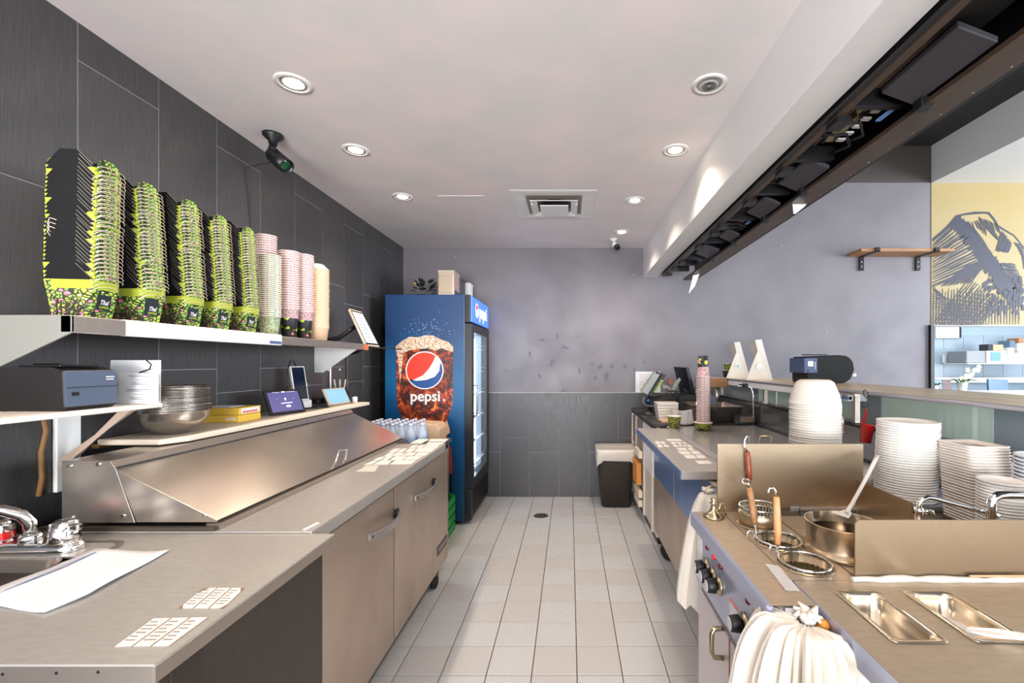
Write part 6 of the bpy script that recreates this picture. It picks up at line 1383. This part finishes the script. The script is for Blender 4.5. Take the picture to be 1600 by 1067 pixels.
# bell shaped holder at the cooker corner
bl = thing('bell_burner', 'small brass-steel bell fitting on the cooker front corner', 'fitting', (.465, 1.42, KZ))
MB().lathe([(.034, .001), (.034, .004), (.022, .010), (.013, .022), (.009, .032), (.007, .040), (.012, .044), (.012, .047), (.005, .050), (.010, .058), (.001, .062)], (.463, 1.42, KZ), 22, cap1=False).build('bell', BRASSY, bl)
MB().tube([(.478,1.42,KZ+.02), (.487,1.425,KZ+.038), (.497,1.43,KZ+.042), (.505,1.43,KZ+.03), (.505,1.43,KZ+.002)], .004, 8).build('curled_arm', BRASSY, bl)
# taps
for k, (u, v, y, e) in enumerate([(1436, 812, 1.15, (1530, 803)), (1549, 812, 1.10, None)]):
    b0 = PY(u, v, y); b0.z = KZ+.001
    t_ = thing('pot_filler_tap', ['slim chrome swing tap behind the near splash, left of two', 'thicker chrome tap at the right edge behind the near splash'][k], 'tap', b0)
    top = PY(u, 786 if k == 0 else 781, y)
    if k == 0:
        pts = [b0, PY(1436,800,y), PY(1436,788,y), PY(1440,781,y), PY(1450,777,y), PY(1458,778,y), PY(1495,788,y-.01), PY(1530,797,y-.02), PY(1560,806,y-.03)]; r = .006
    else: pts = [b0, PY(1549,800,y), PY(1549,786,y), PY(1552,778,y), PY(1560,774,y), PY(1572,773,y), PY(1600,773.5,y-.0), PY(1640,775,y)]; r = .0105
    MB().tube(pts, r, 12).build('spout', CHROME, t_)
    if k == 0:
        MB().lathe([(.011, 0), (.009, .02), (.011, .03)], PY(1436,800,y)-Vector((0,0,.02)), 12).build('collar', CHROME, t_)
        MB().tube([PY(1446,803,y+.01), PY(1449,797,y+.01), PY(1456,799,y+.01), PY(1459,806,y+.01)], .005, 8).build('valve_lever', CHROME, t_)
# ---------------- near right counter with two pans
nc = thing('near_counter', 'near right stainless counter with two small inset pans', 'counter', (1.1, .8, 0))
NX0 = .510; PNS = [(.571, .672, .778, .957), (.718, .82, .778, .957)]
bm = MB(); ys = [.30, .786, .949, 1.003]; xs = [NX0, .579, .664, .726, .812, 1.44]
for i in range(5):
    for j in range(3):
        if j == 1 and i in (1, 3): continue
        bm.box(xs[i], xs[i+1], ys[j], ys[j+1], KZ-.003, KZ)
bm.build('worktop', STEEL_TOP, nc)
MB().box(NX0-.003, NX0, .30, 1.003, KZ-.045, KZ+.0005).build('edge_lip', FR, nc, bev=.001)
MB().box(NX0, .652, 1.003, 1.006, KZ-.045, KZ).build('end_lip', STEEL, nc)
for k, (x0, x1, y0, y1) in enumerate(PNS):
    m = MB(); loft(m, [rrect(x0, x1, y0, y1, .010, KZ+.0015), rrect(x0+.001, x1-.001, y0+.001, y1-.001, .010, KZ+.003), rrect(x0+.004, x1-.004, y0+.004, y1-.004, .012, KZ+.0025), rrect(x0+.010, x1-.010, y0+.010, y1-.010, .022, KZ+.0015), rrect(x0+.012, x1-.012, y0+.012, y1-.012, .022, KZ-.006), rrect(x0+.014, x1-.014, y0+.014, y1-.014, .02, KZ-.032), rrect(x0+.016, x1-.016, y0+.016, y1-.016, .02, KZ-.033), rrect(x0+.022, x1-.022, y0+.022, y1-.022, .02, KZ-.098), rrect(x0+.03, x1-.03, y0+.03, y1-.03, .015, KZ-.1)])
    m.build('inset_pan', PANST, nc)
    if k == 1: MB().box(x0+.016, x1-.016, y0+.016, y1-.016, KZ-.05, KZ-.047).build('clouded_water', mat('cloudy', (214, 206, 190), .1), nc)
MB().box(.62, 1.44, .32, .99, .1, KZ-.11).build('body', DKBROWN, nc)
MB().box(.535, .62, .32, .99, .1, .14).box(.530, .62, .975, .99, .1, KZ-.05).build('frame_angle', STEEL_DK, nc)
MB().lathe([(.011,0),(.014,.006),(.012,.016),(.001,.02)], (NX0-.004, .868, KZ-.022), 12, axis=(-1,0,0)).build('orange_stopper', mat('amber', (214, 140, 50), .3), nc)
for y in (.70, .66):
    MB().tube([(NX0-.004,y,KZ-.05),(NX0-.03,y,KZ-.055),(NX0-.045,y,KZ-.045),(NX0-.05,y,KZ-.03),(NX0-.048,y,KZ-.022)] if y < .69 else [(NX0-.004,y+.01,KZ-.034),(NX0-.02,y+.01,KZ-.04),(NX0-.037,y+.01,KZ-.038),(NX0-.043,y+.012,KZ-.022),(NX0-.037,y+.014,KZ-.012)], .0055, 8).build('white_hook', WHITE, nc)
    MB().lathe([(.012,0),(.012,.008),(.008,.012),(.001,.012)], (NX0-.004, y, KZ-.03), 10, axis=(-1,0,0)).build('hook_base', WHITE, nc)
lds = thing('pan_scoop', 'white plastic scoop lying across the right inset pan', 'scoop', (.8, .8, KZ))
MB().prism([PZ(1488,983,KZ-.02), PZ(1512,985,KZ-.005), PZ(1560,988,KZ+.008), PZ(1600,994,KZ+.010), PZ(1603,1001,KZ+.010), PZ(1560,998,KZ+.006), PZ(1510,990,KZ-.006), PZ(1485,992,KZ-.03)], (0,.001,.006)).build('handle', WHITE, lds, bev=.001)
MB().prism([PZ(1478,967,KZ-.03), PZ(1500,975,KZ-.02), PZ(1514,985,KZ-.012), PZ(1500,988,KZ-.02), PZ(1484,978,KZ-.03)], (0,0,.004)).build('blade', WHITE, lds)
# paper strip between cooker and near counter
MB().prism([(.468,.955,KZ+.002),(.497,.955,KZ+.002),(.507,1.07,KZ+.003),(.478,1.08,KZ+.003)], (0,0,.001)).build('plastic_strip', CLEARP, None, label='clear plastic strip lying beside the near counter end', cat='strip')
# ---------------- white bags : pleated cloth hanging from a gathered knot
def bag(name, label, knot, rx, ry, drop, pleats, amp, a0, a1, seed, neck=.02, sag=1.0, nz_=22, skew=(0,0), pw=.42, flat=0, zx=1.25):
    rnd = random.Random(seed); root = thing(name, label, 'bag', (knot[0], knot[1], knot[2]-drop))
    K = Vector(knot); NA = pleats*4; vs = []
    ph = [rnd.uniform(.5, 1.3) for _ in range(pleats+1)]; ln = [rnd.uniform(.82, 1.12) for _ in range(pleats+1)]
    for i in range(nz_+1):
        s = i/nz_; rad = neck/max(rx, ry)+(1-neck/max(rx, ry))*(s**pw)*(1 if s < .85 else 1-.25*(s-.85)); z = -drop*(s**zx)*sag
        for j in range(NA+1):
            f = j/NA; an = math.radians(a0+(a1-a0)*f); pf_ = f*pleats; pi_ = int(min(pf_, pleats-1)); fr_ = pf_-pi_
            A = ph[pi_]*(1-fr_)+ph[pi_+1]*fr_; l_ = ln[pi_]*(1-fr_)+ln[pi_+1]*fr_
            tri = abs(2*fr_-1); w_ = 1+amp*A*(tri-.5)*min(1, s*2.5)
            rr = rad*w_*l_
            zz = z*(.92+.08*l_)+.03*min(1, s*3)*A*(tri-.5)+flat*math.sin(math.pi*min(1,s*2.2))*A*.02
            vs.append(K+Vector((rx*rr*math.cos(an)+skew[0]*s, ry*rr*math.sin(an)+skew[1]*s, zz+rnd.uniform(-.0015,.0015))))
    fs = []
    for i in range(nz_):
        for j in range(NA): a = i*(NA+1)+j; fs.append((a, a+1, a+NA+2, a+NA+1))
    mb = MB(); mb.smooth = False; mb.add(vs, fs); o = mb.build('pleated_film', BAG, root, solid=.0015)
    # gathered neck
    mb = MB(); tops = []
    for q in range(9):
        a = q*.7; tops.append((K+Vector((.006*math.cos(a), .006*math.sin(a), -.008)), K+Vector((.012*math.cos(a), .012*math.sin(a), .012+.012*rnd.random())), K+Vector((.026*math.cos(a+.4), .026*math.sin(a+.4), .006+.02*rnd.random()))))
        mb.tube(tops[-1], [.007, .008, .003], 6)
    mb.build('gathered_knot', BAG, root)
    return root
bag('white_bag', 'big pleated white plastic bag hooked on the near right counter edge', (.470, .872, .884), .138, .12, .46, 15, .5, 120, 305, 3, skew=(-.01,-.02), pw=.36, flat=1, zx=1.6)
bag('white_bag', 'long white plastic bag hanging at the end of the right prep table', (.555, 1.77, .872), .105, .10, .42, 9, .2, 0, 350, 8, skew=(-.04,-.02), pw=.5)
for nm, k, lbl in (('bag_hook', (.56, 1.77, .88), 'metal hook holding the long white bag'),):
    MB().tube([(.62, 1.78, .85), (.60, 1.78, .89), (.57, 1.775, .90), (.55, 1.77, .88), (.56, 1.77, .865)], .005, 8).build(nm, STEEL, None, label=lbl, cat='hook')
